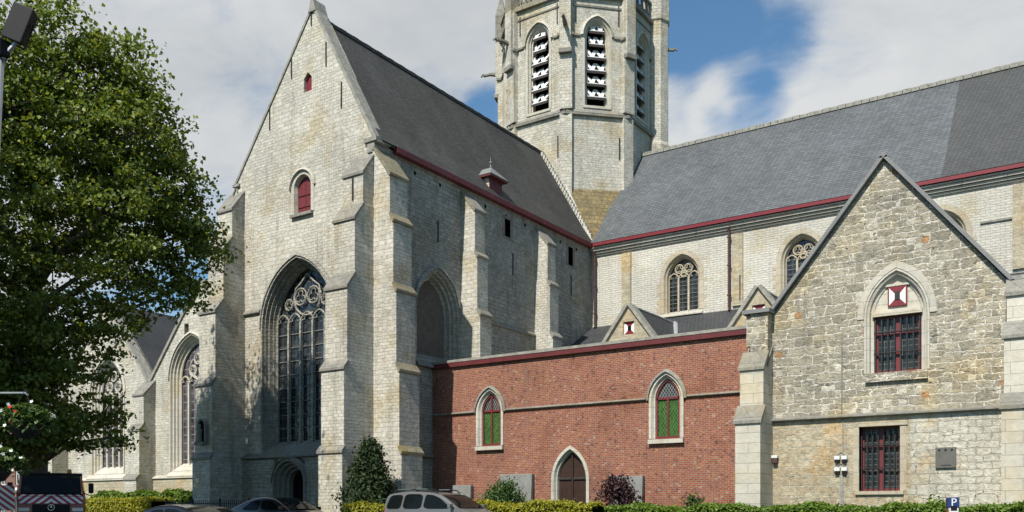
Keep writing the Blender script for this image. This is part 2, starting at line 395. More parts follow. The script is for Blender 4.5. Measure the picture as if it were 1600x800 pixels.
def tracery(mb, fr, c, w, R, zs, zb, lights, d, r=.05, heads=None, circles=()):
    lw = 2*w/lights
    hz = heads if heads else zs
    for k in range(1, lights):
        a = c-w+k*lw; mb.box(a-r, a+r, d-r*1.4, d+r*1.4, zb, hz+.05, fr)
    for k in range(lights):
        a = c-w+(k+.5)*lw; hw = lw*.5
        pts = arch(a, hw, hw*1.25, hz, hz, 0, 5)[1:-1]
        mb.tube([fr.p(x, z, d) for x, z in pts], r*.8, 5)
        # cusps in the light's head
        for sgn in (-1, 1):
            mb.tube([fr.p(a+sgn*hw*.85, hz+hw*.35, d), fr.p(a+sgn*hw*.35, hz+hw*.38, d), fr.p(a+sgn*hw*.55, hz+hw*.75, d)], r*.5, 4)
    for (ca, cz, cr) in circles:
        mb.tube([fr.p(ca+cr*math.cos(2*math.pi*k/18), cz+cr*math.sin(2*math.pi*k/18), d) for k in range(18)], r*.85, 5, True)
        for q in range(3):
            t0 = math.pi/2+q*2*math.pi/3
            x, z = ca+cr*.42*math.cos(t0), cz+cr*.42*math.sin(t0)
            mb.tube([fr.p(x+cr*.4*math.cos(t0+s*math.pi*.75), z+cr*.4*math.sin(t0+s*math.pi*.75), d) for s in (-1, -.6, -.2, .2, .6, 1)], r*.5, 4)
    # outer ring follows the arch
    mb.tube([fr.p(a, z, d) for a, z in arch(c, w, R, zs, zb, 0, 9)], r*.9, 5)

def buttress(root, fr, a0, a1, stages, mat='pale limestone', capmat='grey weathered stone', steep=1.35, name='buttress', grow=0.03):
    """stages from the ground up: (projection, z_bottom, z_top)"""
    mb = MB(); caps = []; n = len(stages)
    for i, (p, zb, zt) in enumerate(stages):
        pn = stages[i+1][0] if i+1 < n else 0.0
        g = grow*(n-1-i); zn = zt+(p-pn)*steep
        pts = [(-p, zb), (-p, zt), (-pn, zn-.01), (.05, zn-.01), (.05, zb)]
        mb.prism([fr.p(a0-g, z, dd) for dd, z in pts], [fr.p(a1+g, z, dd) for dd, z in pts])
        o, h = .07, .11
        # sloping weathering slab with a drip edge
        q = [(-p-o, zt-h), (-p-o, zt), (-pn+.0, zn+.06), (-pn, zn-.06), (-p+.02, zt-h-.01)]
        cp = MB(); caps.append(cp); cp.prism([fr.p(a0-g-o*.8, z, dd) for dd, z in q], [fr.p(a1+g+o*.8, z, dd) for dd, z in q])
    b = mb.build(name, mat, root)
    for cp in caps: cp.build('weathering', capmat, b)
    return b

def PY(u, v, y):
    t = (u-800)/FOC; s = y/(SY*t+CY); return s*(CY*t-SY), EYE+s*(800-v)/FOC
def PX(u, v, x):
    t = (u-800)/FOC; s = x/(CY*t-SY); return s*(SY*t+CY), EYE+s*(800-v)/FOC

# ------------------------------------------------------------------ ground
def sheet(name, x0, x1, y0, y1, z, mat):
    mb = MB(); mb.poly([(x0, y0, z), (x1, y0, z), (x1, y1, z), (x0, y1, z)])
    return tag(mb.build(name, mat), kind='structure')
sheet('ground', -900, 900, -400, 1500, -.02, 'lawn')
mb = MB()                                            # the road rises a little towards the church
mb.strip([[(-300, y, z), (300, y, z)] for y, z in ((-30, 0), (17, 0), (22, .2), (26.9, .2))])
tag(mb.build('road', 'asphalt'), kind='structure')
mb = MB(); mb.box(-300, 300, 26.9, 27.05, -.02, .31); tag(mb.build('kerb', 'kerb stone'), kind='structure')
sheet('churchyard', -120, 60, 27.05, 70, .3, 'lawn')
mb = MB()
for k in range(22): mb.poly([(-60+k*4, 12.0, .004), (-58+k*4, 12.0, .004), (-58+k*4, 12.12, .004), (-60+k*4, 12.12, .004)])
tag(mb.build('road_marking', 'white paint'), kind='structure')

# ------------------------------------------------------------------ transept
TX0, TX1, TY = -37.4, -28.1, 30.5
tr = thing('church_transept', (-32.75, 30.5, 0), 'tall pale stone church transept with steep gable, great traceried window and stepped buttresses', 'church')
F = south(TY); E = east(TX1)
WC, WW, WR, WZ, WB = -33.05, 2.5, 3.3, 10.2, 3.95
mb = MB()
outline = [(TX0, 0), (TX1, 0), (TX1, 17.75), (-32.0, 24.9), (TX0, 17.75)]
uw = (-32.72, .58, .62, 16.62, 15.4)
holes = [arch(WC, WW, WR, WZ, WB), arch(*uw), [(-32.62, 21.1), (-32.62, 21.75), (-32.36, 22.02), (-32.1, 21.75), (-32.1, 21.1)],
         arch(-33.4, 1.05, 1.06, 2.55, .02)]
mb.slab(F, outline, holes, 0, 1.0)
mb.build('gable_wall', 'pale limestone', tr)
# side walls
BA = (35.0, 1.62, 2.15, 10.85, 8.5)
mb = MB()
mb.slab(E, [(31.5, 0), (50.4, 0), (50.4, 17.75), (31.5, 17.75)],
        [arch(*BA), [(40.75, 16.1), (40.75, 17.05), (41.3, 17.05), (41.3, 16.1)], [(47.5, 16.05), (47.5, 17.15), (48.05, 17.15), (48.05, 16.05)]], 0, 1.0)
mb.build('side_wall', 'weathered and shade toned limestone', tr)
mb = MB(); mb.box(TX0, TX0+1.0, 31.5, 50.4, 0, 17.75); mb.build('side_wall', 'weathered and shade toned limestone', tr)
# plinth and string courses
for (x0, x1) in ((TX0+.5, WC-1.05-.36), (-33.4+1.06, -29.3)):
    mb = MB(); mb.box(x0, x1, -.22, 0.0, 0, 3.72, F); mb.build('plinth', 'weathered and shade toned limestone', tr)
def string(fr, a0, a1, z, pr=.13, h=.16, mb=None):
    pts = [(-pr, z), (-pr, z+h*.45), (0.0, z+h*1.5), (0.0, z-.05), (-pr*.4, z-.04)]
    mb.prism([fr.p(a0, zz, dd) for dd, zz in pts], [fr.p(a1, zz, dd) for dd, zz in pts])
for q in ((F, -36.9, WC-WW-.12, 11.0), (F, WC+WW+.1, -29.3, 11.0), (F, -36.9, WC-WW+.3, 3.78, .32), (F, WC+WW-.3, -29.3, 3.78, .32), (E, 37.9, 43.7, 11.1), (E, 31.6, 34.5, 3.78, .2)):
    mb = MB(); string(*q, mb=mb); mb.build('string_course', 'grey weathered stone', tr)
# great window
mb = MB()
moulding(mb, F, WC, WW, WR, WZ, WB, [(-.02, -.10), (.08, -.10), (.10, .16), (.13, .03), (.17, .03), (.19, .32), (.22, .2), (.27, .2), (.30, .48), (.33, .38), (.36, .38), (.39, .54), (.41, .56), (.41, .85)])
hood(mb, F, WC, WW, WR, WZ, t=.16, pr=.16, gap=.02)
win = mb.build('window', 'weathered and shade toned limestone', tr)  # darker stone colour stands in for shade on the window's reveal
mb = MB(); pts = [(-.30, 3.78), (-.30, 3.86), (.70, 4.62), (.70, 3.78)]
mb.prism([F.p(WC-WW, z, dd) for dd, z in pts], [F.p(WC+WW, z, dd) for dd, z in pts]); mb.build('sill', 'grey weathered stone', win)
mb = MB(); gw, gR = WW-.41, WR-.41
c5 = 2*gw/5
tracery(mb, F, WC, gw, gR, WZ, 4.6, 5, .60, .052, heads=WZ+.15,
        circles=[(WC-.44, WZ+1.42, .40), (WC+.44, WZ+1.42, .40), (WC-1.25, WZ+1.12, .26), (WC+1.25, WZ+1.12, .26)])
def arcpath(c0, z0, r, t0, t1, n=8): return [F.p(c0+r*math.cos(t0+(t1-t0)*k/n), z0+r*math.sin(t0+(t1-t0)*k/n), .62) for k in range(n+1)]
mb.tube(arcpath(WC, WZ+1.42, .92, math.pi*1.02, math.pi*1.98, 12), .05, 5)
for sg in (-1, 1):
    mb.tube([F.p(WC+sg*x, z, .62) for x, z in ((.92, WZ+1.42), (.80, WZ+1.85), (.42, WZ+2.1), (.0, WZ+2.5))], .05, 5)
    mb.tube([F.p(WC+sg*x, z, .62) for x, z in ((.41, WZ+.6), (.75, WZ+.85), (.92, WZ+1.4))], .05, 5)
mb.build('tracery', 'weathered and shade toned limestone', win)  # shade under the arch is put into the colour by this darker stone
mb = MB()
for k in range(1, 9):
    z = 4.6+k*.66
    mb.box(WC-gw, WC+gw, .68, .70, z-.018, z+.018, F)
mb.build('saddle_bars', 'lead', win)
mb = MB(); archpane(mb, F, WC, gw, gR, WZ, 4.58, .74); mb.build('glass', 'leaded dark glass', win)
# shuttered loft window
mb = MB()
moulding(mb, F, *uw, [(-.2, -.02), (.0, -.02), (.07, .18), (.07, .3)]); hood(mb, F, *uw[:4], t=.1, pr=.13, gap=.2)
lw = mb.build('loft_window', 'dressed stone', tr)
mb = MB(); mb.box(-33.45, -31.98, -.16, .2, 15.24, 15.38, F); mb.build('sill', 'grey weathered stone', lw)
for sg in (-1, 1):
    mb = MB()
    half = [(a, z) for a, z in arch(uw[0], uw[1], uw[2], uw[3], uw[4], .07) if (a-uw[0])*sg >= -1e-6]
    mb.poly([F.p(a-sg*0+(.012*sg if abs(a-uw[0]) < 1e-4 else 0), z, .22) for a, z in (half if len(half) < 3 else half+[(uw[0], uw[4])])])
    for zz in (15.75, 16.3): mb.box(uw[0]+min(sg*.03, sg*.48), uw[0]+max(sg*.03, sg*.48), .18, .215, zz, zz+.06, F)
    mb.build('shutter', 'red paint', lw)
mb = MB(); mb.box(-32.62, -32.1, .16, .22, 21.1, 22, F); mb.build('loft_hatch', 'bright red paint', tr)
# portal
mb = MB(); pc = (-33.4, 1.05, 1.06, 2.55, .0)
moulding(mb, F, *pc, [(-.12, -.26), (.02, -.30), (.04, -.1), (.16, -.08), (.18, .1), (.29, .12), (.31, .32), (.42, .34), (.42, .8)])
hood(mb, F, *pc[:4], t=.12, pr=.34, gap=.12)
dr = mb.build('portal', 'grey weathered stone', tr)
mb = MB(); archpane(mb, F, *pc[:4], .02, .62, .42)
for k in range(5): mb.box(-33.95+k*.22, -33.945+k*.22+.01, .6, .615, .05, 2.9, F)
mb.build('door', 'black void', dr)
# blind arch on the side wall
mb = MB()
moulding(mb, E, *BA, [(-.12, -.02), (.02, -.02), (.06, .14), (.15, .16), (.17, .3), (.28, .32), (.30, .5), (.38, .6)])
hood(mb, E, *BA[:4], t=.12, pr=.14, gap=.12)
ba = mb.build('blind_arch', 'weathered and shade toned limestone', tr)
mb = MB(); archpane(mb, E, *BA, .6, .3); mb.build('brick_infill', 'dark brick', ba)
mb = MB(); pts = [(-.22, 8.1), (-.22, 8.2), (.6, 8.85), (.6, 8.1)]
mb.prism([E.p(33.3, z, dd) for dd, z in pts], [E.p(36.7, z, dd) for dd, z in pts]); mb.build('sill', 'grey weathered stone', ba)
# small side windows
for (a0, a1, z0, z1) in ((40.75, 41.3, 16.1, 17.05), (47.5, 48.05, 16.05, 17.15)):
    mb = MB()
    for (p, q, r, s) in ((a0-.2, a0, z0-.12, z1+.14), (a1, a1+.22, z0-.12, z1+.14), (a0, a1, z1, z1+.14), (a0, a1, z0-.12, z0)): mb.box(p, q, -.015, .3, r, s, E)
    wo = mb.build('slit_window', 'grey weathered stone', tr)
    mb = MB(); mb.box(a0, a1, .3, .36, z0, z1, E); mb.build('shutter', 'red paint', wo)
# corner and side buttresses
ST = [(2.16, 0, 3.8), (2.02, 3.8, 7.4), (1.8, 7.4, 10.95), (1.3, 10.95, 14.05), (.75, 14.05, 16.2)]
buttress(tr, F, -29.3, -28.1, ST)
buttress(tr, F, -38.0, -36.9, ST)
buttress(tr, E, 30.42, 31.6, [(1.75, 0, 3.8), (1.6, 3.8, 7.4), (1.4, 7.4, 10.95), (1.2, 10.95, 14.05), (.98, 14.05, 16.15)], capmat='lichen stone')
Wf = Fr((TX0, 0), (0, -1), (1, 0))
buttress(tr, Wf, -31.6, -30.42, [(1.75, 0, 3.8), (1.6, 3.8, 7.4), (1.4, 7.4, 10.95), (1.2, 10.95, 14.05), (.98, 14.05, 16.15)], capmat='lichen stone')
for a in (36.9, 43.8):
    buttress(tr, E, a, a+.85, [(1.22, 0, 11.05), (1.02, 11.05, 14.0), (.85, 14.0, 16.35)], steep=1.15)
# iron wall anchors
for (u, v0, v1) in ((487, 16, 40), (510, 66, 104), (456, 90, 123), (534, 128, 169), (422, 169, 204)):
    x, z1 = PY(u, v0, TY); _, z0 = PY(u, v1, TY)
    mb = MB(); mb.box(x-.025, x+.025, -.05, -.003, z0, z1, F); mb.build('wall_anchor', 'black iron', tr)
for (u, v0, v1) in ((684, 345, 378), (801, 396, 430), (892, 430, 462)):
    a, z1 = PX(u, v0, TX1); _, z0 = PX(u, v1, TX1)
    mb = MB(); mb.box(a-.025, a+.025, -.05, -.003, z0, z1, E); mb.build('wall_anchor', 'black iron', tr)
mb = MB(); mb.box(-28.72, -28.66, 29.69, 29.74, 15.0, 16.0); mb.build('wall_anchor', 'black iron', tr)
# put-log holes under the eaves
for k in range(9):
    mb = MB(); mb.box(33.2+k*1.9, 33.36+k*1.9, -.006, .1, 17.1, 17.27, E); mb.build('putlog_hole', 'black void', tr)
# roof
def roof_slab(mb, pts, t=.14):
    p = [Vector(q) for q in pts]; n = (p[1]-p[0]).cross(p[2]-p[0]).normalized()
    if n.z < 0: n = -n
    mb.prism([q+n*.0 for q in p], [q-n*t for q in p])
mb = MB()
# a slight sprocket at the eaves
roof_slab(mb, [(-27.82, 30.75, 17.85), (-27.82, 50.5, 17.85), (-28.75, 50.5, 19.15), (-28.75, 30.75, 19.15)])
roof_slab(mb, [(-28.75, 30.75, 19.15), (-28.75, 50.5, 19.15), (-32.0, 50.98, 24.62), (-32.0, 30.75, 24.62)])
roof_slab(mb, [(-37.7, 30.75, 17.85), (-37.7, 51, 17.85), (-32.0, 51, 24.62), (-32.0, 30.75, 24.62)])
rf = mb.build('roof', 'old slate', tr)
mb = MB()
for k in range(46): mb.box(-32.11, -31.89, 30.9+k*.435, 31.31+k*.435, 24.55, 24.70+.015*(k % 2))
mb.build('ridge_tiles', 'old slate', rf)
mb = MB()
for k in range(26):
    t = (k+.5)/26; x = -28.2-(3.7)*t; z = 18.35+6.15*t
    mb.box(x-.1, x+.1, 50.42, 50.62, z-.16, z+.22)
mb.build('stepped_flashing', 'pale limestone whitewashed', rf)
mb = MB(); mb.box(-28.08, -27.80, 31.7, 50.2, 17.60, 17.86)
for k in range(11): mb.box(-27.81, -27.785, 32.2+k*1.75, 32.24+k*1.75, 17.58, 17.88)
mb.build('gutter', 'red paint', tr)
# gable coping and kneelers
mb = MB()
def coping(mb, fr, a0, z0, a1, z1, d0, d1, t=.2, over=.0):
    dv = Vector((a1-a0, z1-z0)); L = dv.length; dv /= L; nn = Vector((-dv.y, dv.x))
    if nn.y < 0: nn = -nn
    q = [(a0, z0), (a1, z1), (a1+nn.x*t, z1+nn.y*t), (a0+nn.x*t, z0+nn.y*t)]
    mb.prism([fr.p(a, z, d0) for a, z in q], [fr.p(a, z, d1) for a, z in q])
coping(mb, F, -32.0, 24.93, TX1+.12, 17.65, -.06, .6, .14); coping(mb, F, -32.0, 24.93, TX0-.15, 17.6, -.06, .6, .12)
mb.prism([F.p(a, z, -.1) for a, z in ((-32.25, 24.75), (-31.75, 24.75), (-31.94, 25.35), (-32.06, 25.35))], [F.p(a, z, .7) for a, z in ((-32.25, 24.75), (-31.75, 24.75), (-31.94, 25.35), (-32.06, 25.35))])
mb.box(TX1-.55, TX1+.22, -.14, .85, 17.75, 17.95, F); mb.box(TX1-.4, TX1+.05, -.08, .8, 17.3, 17.75, F); mb.box(TX0-.28, TX0+.2, -.12, .8, 17.55, 17.68, F)
mb.build('gable_coping', 'grey coping', tr)
# dormer
mb = MB(); a, z = PX(773, 300, -28.1)
dy0, dy1 = 39.4, 40.5
mb.box(-29.3, -28.15, dy0, dy1, 18.0, 18.95)
dm = mb.build('dormer', 'pale limestone whitewashed', tr)
mb = MB(); mb.box(-28.15, -28.10, dy0-.02, dy1+.02, 17.9, 18.98); mb.build('shutter', 'dark red paint', dm)
mb = MB(); yc = (dy0+dy1)/2
roof_slab(mb, [(-27.85, dy0-.28, 18.98), (-29.9, dy0-.28, 18.98), (-29.9, yc, 19.6), (-28.4, yc, 19.6)], .07)
roof_slab(mb, [(-27.85, dy1+.28, 18.98), (-29.9, dy1+.28, 18.98), (-29.9, yc, 19.6), (-28.4, yc, 19.6)], .07)
roof_slab(mb, [(-27.85, dy0-.28, 18.98), (-27.85, dy1+.28, 18.98), (-28.4, yc, 19.6)], .07)
mb.build('dormer_roof', 'lead', dm)
mb = MB(); mb.box(-29.2, -27.88, dy0-.25, dy1+.25, 18.86, 18.955); mb.build('fascia', 'dark red paint', dm)
mb = MB(); mb.lathe((-28.45, yc, 19.6), [(.05, 0), (.03, .15), (.09, .25), (.02, .35), (.012, .6)], 8); mb.build('finial', 'lead', dm)

# niche and statue on the left buttress
nx, nz = -37.42, 4.75
fn = south(TY-2.15)
mb = MB(); moulding(mb, fn, nx, .26, .34, 5.3, 4.55, [(-.1, -.05), (0, -.06), (.03, -.012)]); mb.box(nx-.32, nx+.32, -.2, -.0, 4.4, 4.55, fn)
nb = mb.build('niche', 'grey weathered stone', tr)
mb = MB(); archpane(mb, fn, nx, .26, .34, 5.3, 4.55, -.008); mb.build('niche_back', 'black void', nb)
mb = MB()
mb.lathe((nx, TY-2.15-.12, 4.555), [(.13, 0), (.12, .1), (.10, .35), (.13, .55), (.11, .62), (.04, .66), (.065, .72), (.07, .78), (.04, .85), (.01, .87)], 10)
tag(mb.build('statue', 'statue stone', None, True), 'small weathered stone figure standing in the niche of the left church buttress', 'statue')

# ------------------------------------------------------------------ tower
TC = Vector((-32.4, 56.0, 0)); TR = 5.05; HS = TR*math.tan(R_(22.5))
tw = thing('church_tower', (TC.x, TC.y, 0), 'octagonal pale stone church tower with louvred belfry openings rising above the roofs', 'tower')
def tface(phi, r=TR):
    n = Vector((math.cos(phi), math.sin(phi))); O = TC.xy+n*r
    return Fr((O.x, O.y), (-n.y, n.x), (-n.x, -n.y))
BW = (0.0, .82, 1.15, 32.1, 27.55)
mw = MB()
def stone_box(name, par, *q): mb = MB(); mb.box(*q); return mb.build(name, 'grey weathered stone', par)
for k in range(8):
    phi = R_(-90+45*k); fr = tface(phi); hole = k in (7, 0, 1, 2)
    mw.slab(fr, [(-HS, 15), (HS, 15), (HS, 34.7), (-HS, 34.7)], [arch(*BW)] if hole else [], 0, .7)
    ms_ = MB(); ms_.prism([fr.p(a, z, dd) for a, z, dd in ((-HS-.06, 26.88, -.18), (-HS-.06, 26.88, .05), (-HS-.06, 27.03, .05), (-HS-.06, 27.03, -.18))], [fr.p(a, z, dd) for a, z, dd in ((HS+.06, 26.88, -.18), (HS+.06, 26.88, .05), (HS+.06, 27.03, .05), (HS+.06, 27.03, -.18))]); ms_.build('string_course', 'grey weathered stone', tw)
    ms_ = MB(); ms_.prism([fr.p(-HS, 27.04, -.18), fr.p(-HS, 27.04, .0), fr.p(-HS, 27.28, 0)], [fr.p(HS, 27.04, -.18), fr.p(HS, 27.04, .0), fr.p(HS, 27.28, 0)]); ms_.build('weathering', 'grey weathered stone', tw)
    stone_box('cornice', tw, -HS-.1, HS+.1, -.22, .1, 34.55, 34.78, fr)
    # string that springs from the hood moulds
    for (a0, a1) in ((-HS, -1.15), (1.15, HS)): stone_box('string_course', tw, a0, a1, -.1, .02, 32.0, 32.14, fr)
    stone_box('string_course', tw, -HS, HS, -.06, .02, 33.95, 34.05, fr)
    fv = tface(phi+R_(22.5), TR/math.cos(R_(22.5)))
    mp = MB(); mp.box(-.42, .42, -.16, .55, 27.2, 34.65, fv); mp.box(-.40, .40, -.07, .55, 16, 26.9, fv); mp.box(-.36, .36, -.36, -.16, 31.0, 34.65, fv)
    po = mp.build('corner_pilaster', 'pale limestone', tw)
    stone_box('drip_stone', po, -.42, .42, -.44, -.1, 30.72, 30.98, fv)
    for s in (-1, 1): stone_box('drip_stone', po, s*.44-.10, s*.44+.10, -.24, .1, 31.9, 32.04, fv)
mw.build('shaft', 'pale limestone', tw)

for k in (7, 0, 1, 2):
    fr = tface(R_(-90+45*k))
    mb = MB(); moulding(mb, fr, *BW, [(-.16, -.03), (-.02, -.03), (.03, .12), (.10, .13), (.13, .26), (.2, .28), (.2, .6)]); hood(mb, fr, *BW[:4], t=.14, pr=.18, gap=.16)
    mb.box(-.95, .95, -.06, .5, 27.4, 27.56, fr)
    bo = mb.build('belfry_opening', 'dressed stone', tw)
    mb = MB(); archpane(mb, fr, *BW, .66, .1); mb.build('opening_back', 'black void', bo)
    for q in range(6):
        z = 28.25+q*.86; hw = .615 if z+.7 < 32.2 else .50
        mb = MB(); dz, dd_ = .60, .34
        pts = [(.10, z), (.10, z-.05), (.10+dd_, z+dz-.05), (.10+dd_, z+dz)]
        mb.prism([fr.p(-hw, zz, dd) for dd, zz in pts], [fr.p(hw, zz, dd) for dd, zz in pts])
        lo = mb.build('louvre', 'white paint', tw)
        # dagger shaped dark cuts along both edges of the board
        mb = MB()
        def on(a, t, e=.012): return fr.p(a, z+dz*t+e*.5, .10+dd_*t-e)
        for j in range(2):
            a = -hw+(j+.5)*hw
            mb.poly([on(a-hw*.30, 1.0), on(a+hw*.30, 1.0), on(a, .40)])
        for j in range(3):
            a = -hw+j*hw; l, r = max(a-hw*.26, -hw), min(a+hw*.26, hw)
            mb.poly([on(l, .02), on(r, .02), on(min(max(a, l), r), .62)])
        mb.build('cut_pattern', 'black void', lo)
        mb = MB(); pb = [(.10, z-.055), (.10, z-.22), (.26, z-.10)]
        mb.prism([fr.p(-hw, zz, dd) for dd, zz in pb], [fr.p(hw, zz, dd) for dd, zz in pb]); mb.build('drip_board', 'dark timber', lo)
# iron cramps near the top
for k in (0, 1, 2):
    fr = tface(R_(-90+45*k))
    for (a, z0, z1) in ((-1.45, 32.9, 34.2), (1.45, 32.9, 34.2), (1.5, 24.2, 25.6)):
        mb = MB(); mb.box(a-.03, a+.03, -.06, -.003, z0, z1, fr); mb.build('wall_anchor', 'black iron', tw)
# openwork parapet
for k in range(8):
    fr = tface(R_(-90+45*k)); mb = MB()
    mb.box(-HS, HS, -.12, .12, 34.8, 34.92, fr); mb.box(-HS, HS, -.14, .14, 35.85, 36.0, fr)
    for j in range(6):
        a = -HS+(j+.5)*HS*2/6
        mb.tube([fr.p(a+.28*math.cos(t*math.pi/5), 35.39+.4*math.sin(t*math.pi/5), 0) for t in range(10)], .06, 5, True)
        mb.box(a-.05, a+.05, -.05, .05, 34.9, 35.2, fr); mb.box(a+HS/6-.06, a+HS/6+.06, -.07, .07, 34.9, 35.9, fr)
    mb.build('parapet', 'grey weathered stone', tw)
    fv = tface(R_(-90+45*k+22.5), TR/math.cos(R_(22.5)))
    if k != 2:
        mb = MB(); mb.box(-.36, .36, -.36, .36, 34.66, 36.6, fv); P = fv.p(0, 38.4, 0)
        for s in range(4):
            c4 = [(-.36, -.36), (.36, -.36), (.36, .36), (-.36, .36)]
            mb.poly([fv.p(c4[s][0], 36.6, c4[s][1]), fv.p(c4[(s+1) % 4][0], 36.6, c4[(s+1) % 4][1]), P])
        mb.build('pinnacle', 'grey weathered stone', tw)
    if k in (0, 2, 6, 7):
        mb = MB(); z = 33.0 if k == 2 else 32.5
        mb.tube([fv.p(0, z, -.2), fv.p(0, z+.1, -.8), fv.p(0, z+.02, -1.25)], .17, 6, r1=.09); mb.tube([fv.p(0, z+.02, -1.2), fv.p(0, z+.12, -1.35), fv.p(0, z-.05, -1.5)], .13, 6, r1=.05)
        mb.build('gargoyle', 'statue stone', tw)
mb = MB(); c3 = TC+Vector((TR+.05, HS+.05, 0))
mb.lathe((c3.x, c3.y, 0), [(.98, 15), (.98, 26.3), (.86, 26.6), (.86, 34.8), (.95, 34.9), (.95, 36.5), (.05, 39)], 8)
mb.build('stair_turret', 'pale limestone', tw)
mb = MB(); mb.box(c3.x+.3, c3.x+.36, c3.y-.93, c3.y-.87, 21, 26.2); mb.build('downpipe', 'zinc', tw)
mb = MB(); mb.lathe((TC.x, TC.y, 34.6), [(4.6, 0), (4.5, .4), (3.4, 3.2), (.05, 7)], 8); mb.build('cap_roof', 'old slate', tw)
# sloping stone broach between the roofs
c1 = tface(R_(-45)).p(-HS, 22.1, -.02); c2 = tface(R_(-45)).p(HS, 22.1, -.02); q0 = Vector((-28.0, 50.35, 17.86))
mb = MB(); mb.prism([q0, c2+Vector((.05, -.0, 0)), c1+Vector((-.05, 0, 0))], [q0+Vector((-.6, .6, 0)), c2+Vector((-.8, .8, -.3)), c1+Vector((-.8, .8, -.3))])
mb.build('broach', 'mossy stone slabs', tw)
mb = MB(); mb.tube([q0+Vector((0, 0, .05)), c1], .13, 6); mb.build('valley_edging', 'pale limestone whitewashed', tw)

# ------------------------------------------------------------------ nave
NY = 50.4
nv = thing('church_nave', (-15, NY, 0), 'long pale stone church nave with clerestory windows under a blue grey slate roof', 'church')
N = south(NY)
NW = [(x, 1.12, 1.42, 15.0, 13.0) for x in (-22.05, -15.0, -7.95, -.9)]
mb = MB(); mb.slab(N, [(-28.1, 8), (12, 8), (12, 17.3), (-28.1, 17.3)], [arch(*q) for q in NW], 0, .8)
mb.build('clerestory_wall', 'pale limestone whitewashed', nv)
for q in NW:
    mb = MB(); moulding(mb, N, *q, [(-.3, -.012), (-.02, -.02), (.0, .02), (.06, .12), (.12, .14), (.16, .32), (.16, .5)])
    # toothed quoins round the opening
    for k in range(4):
        for s in (-1, 1): mb.box(q[0]+min(s*1.35, s*(1.6)), q[0]+max(s*1.35, s*1.6), -.011, .05, 13.1+k*.5, 13.34+k*.5, N)
    wo = mb.build('clerestory_window', 'tan dressed stone', nv)
    mb = MB(); pts = [(-.16, 12.74), (-.16, 12.82), (.4, 13.12), (.4, 12.74)]
    mb.prism([N.p(q[0]-1.35, z, dd) for dd, z in pts], [N.p(q[0]+1.35, z, dd) for dd, z in pts]); mb.build('sill', 'dressed stone', wo)
    gw, gR = q[1]-.16, q[2]-.16
    mb = MB(); tracery(mb, N, q[0], gw, gR, q[3], 13.1, 3, .36, .055, heads=q[3]+.0, circles=[(q[0]-.3, q[3]+.62, .25), (q[0]+.3, q[3]+.62, .25), (q[0], q[3]+.3, .18)])
    mb.build('tracery', 'tan dressed stone', wo)
    mb = MB()
    for k in range(1, 4): mb.box(q[0]-gw, q[0]+gw, .40, .42, 13.1+k*.5, 13.13+k*.5, N)
    mb.build('saddle_bars', 'lead', wo)
    mb = MB(); archpane(mb, N, q[0], gw, gR, q[3], 13.05, .44); mb.build('glass', 'leaded dark glass', wo)
for a in (-25.95, -18.9, -11.85, -4.8):
    mb = MB(); mb.box(a, a+.62, -.12, 0, 12.9, 17.0, N); mb.build('pilaster', 'tan stone blocks', nv)
for a in (-27.75, -19.05):
    mb = MB(); mb.tube([N.p(a, 17.4, -.32), N.p(a, 17.15, -.22), N.p(a, 12.8, -.22), N.p(a+.08, 12.6, -.4)], .07, 8)
    for z in (13.5, 15.2, 16.8): mb.box(a-.1, a+.1, -.3, -.1, z, z+.06, N)
    mb.build('downpipe', 'brown pipe', nv)
mb = MB(); mb.box(-18.45, -18.40, -.17, -.121, 13.2, 14.6, N); mb.build('wall_anchor', 'black iron', nv)
mb = MB(); mb.box(-6.2, 12, -.08, .02, 15.36, 15.46, N); mb.build('string_course', 'grey weathered stone', nv)
mb = MB()
for (z0, z1, pr) in ((17.14, 17.24, .10), (17.26, 17.38, .20), (17.41, 17.53, .32), (17.55, 17.63, .40)): mb.box(-28.0, 12, -pr, .3, z0, z1, N)
mb.build('cornice', 'dressed stone', nv)
mb = MB(); mb.box(-27.75, 12, -.52, -.05, 17.66, 17.84, N)
for k in range(20): mb.box(-27+k*2, -26.96+k*2, -.535, -.04, 17.645, 17.85, N)
mb.build('gutter', 'bright red paint', nv)
def naveroof(x0, x1, mat, name, up=0.0):
    mb = MB()
    roof_slab(mb, [(x0, 49.9, 17.88+up), (x1, 49.9, 17.88+up), (x1, 50.9, 18.95+up), (x0, 50.9, 18.95+up)])
    roof_slab(mb, [(x0, 50.9, 18.95+up), (x1, 50.9, 18.95+up), (x1, 56, 25.15+up), (x0, 56, 25.15+up)])
    return mb.build(name, mat, nv)
nr = naveroof(-27.9, -7.9, 'blue grey slate', 'roof')
naveroof(-7.895, 12, 'dark new slate', 'roof')
mb = MB(); roof_slab(mb, [(-27.9, 62.1, 17.88), (12, 62.1, 17.88), (12, 56.05, 25.1), (-27.9, 56.05, 25.1)]); mb.build('roof', 'blue grey slate', nv)
mb = MB()
for k in range(88):
    x = -27.5+k*.45; mb.box(x, x+.42, 55.84, 56.16, 25.06, 25.27+.02*(k % 2)+.015*random.random())
mb.build('ridge_tiles', 'grey coping', nr)

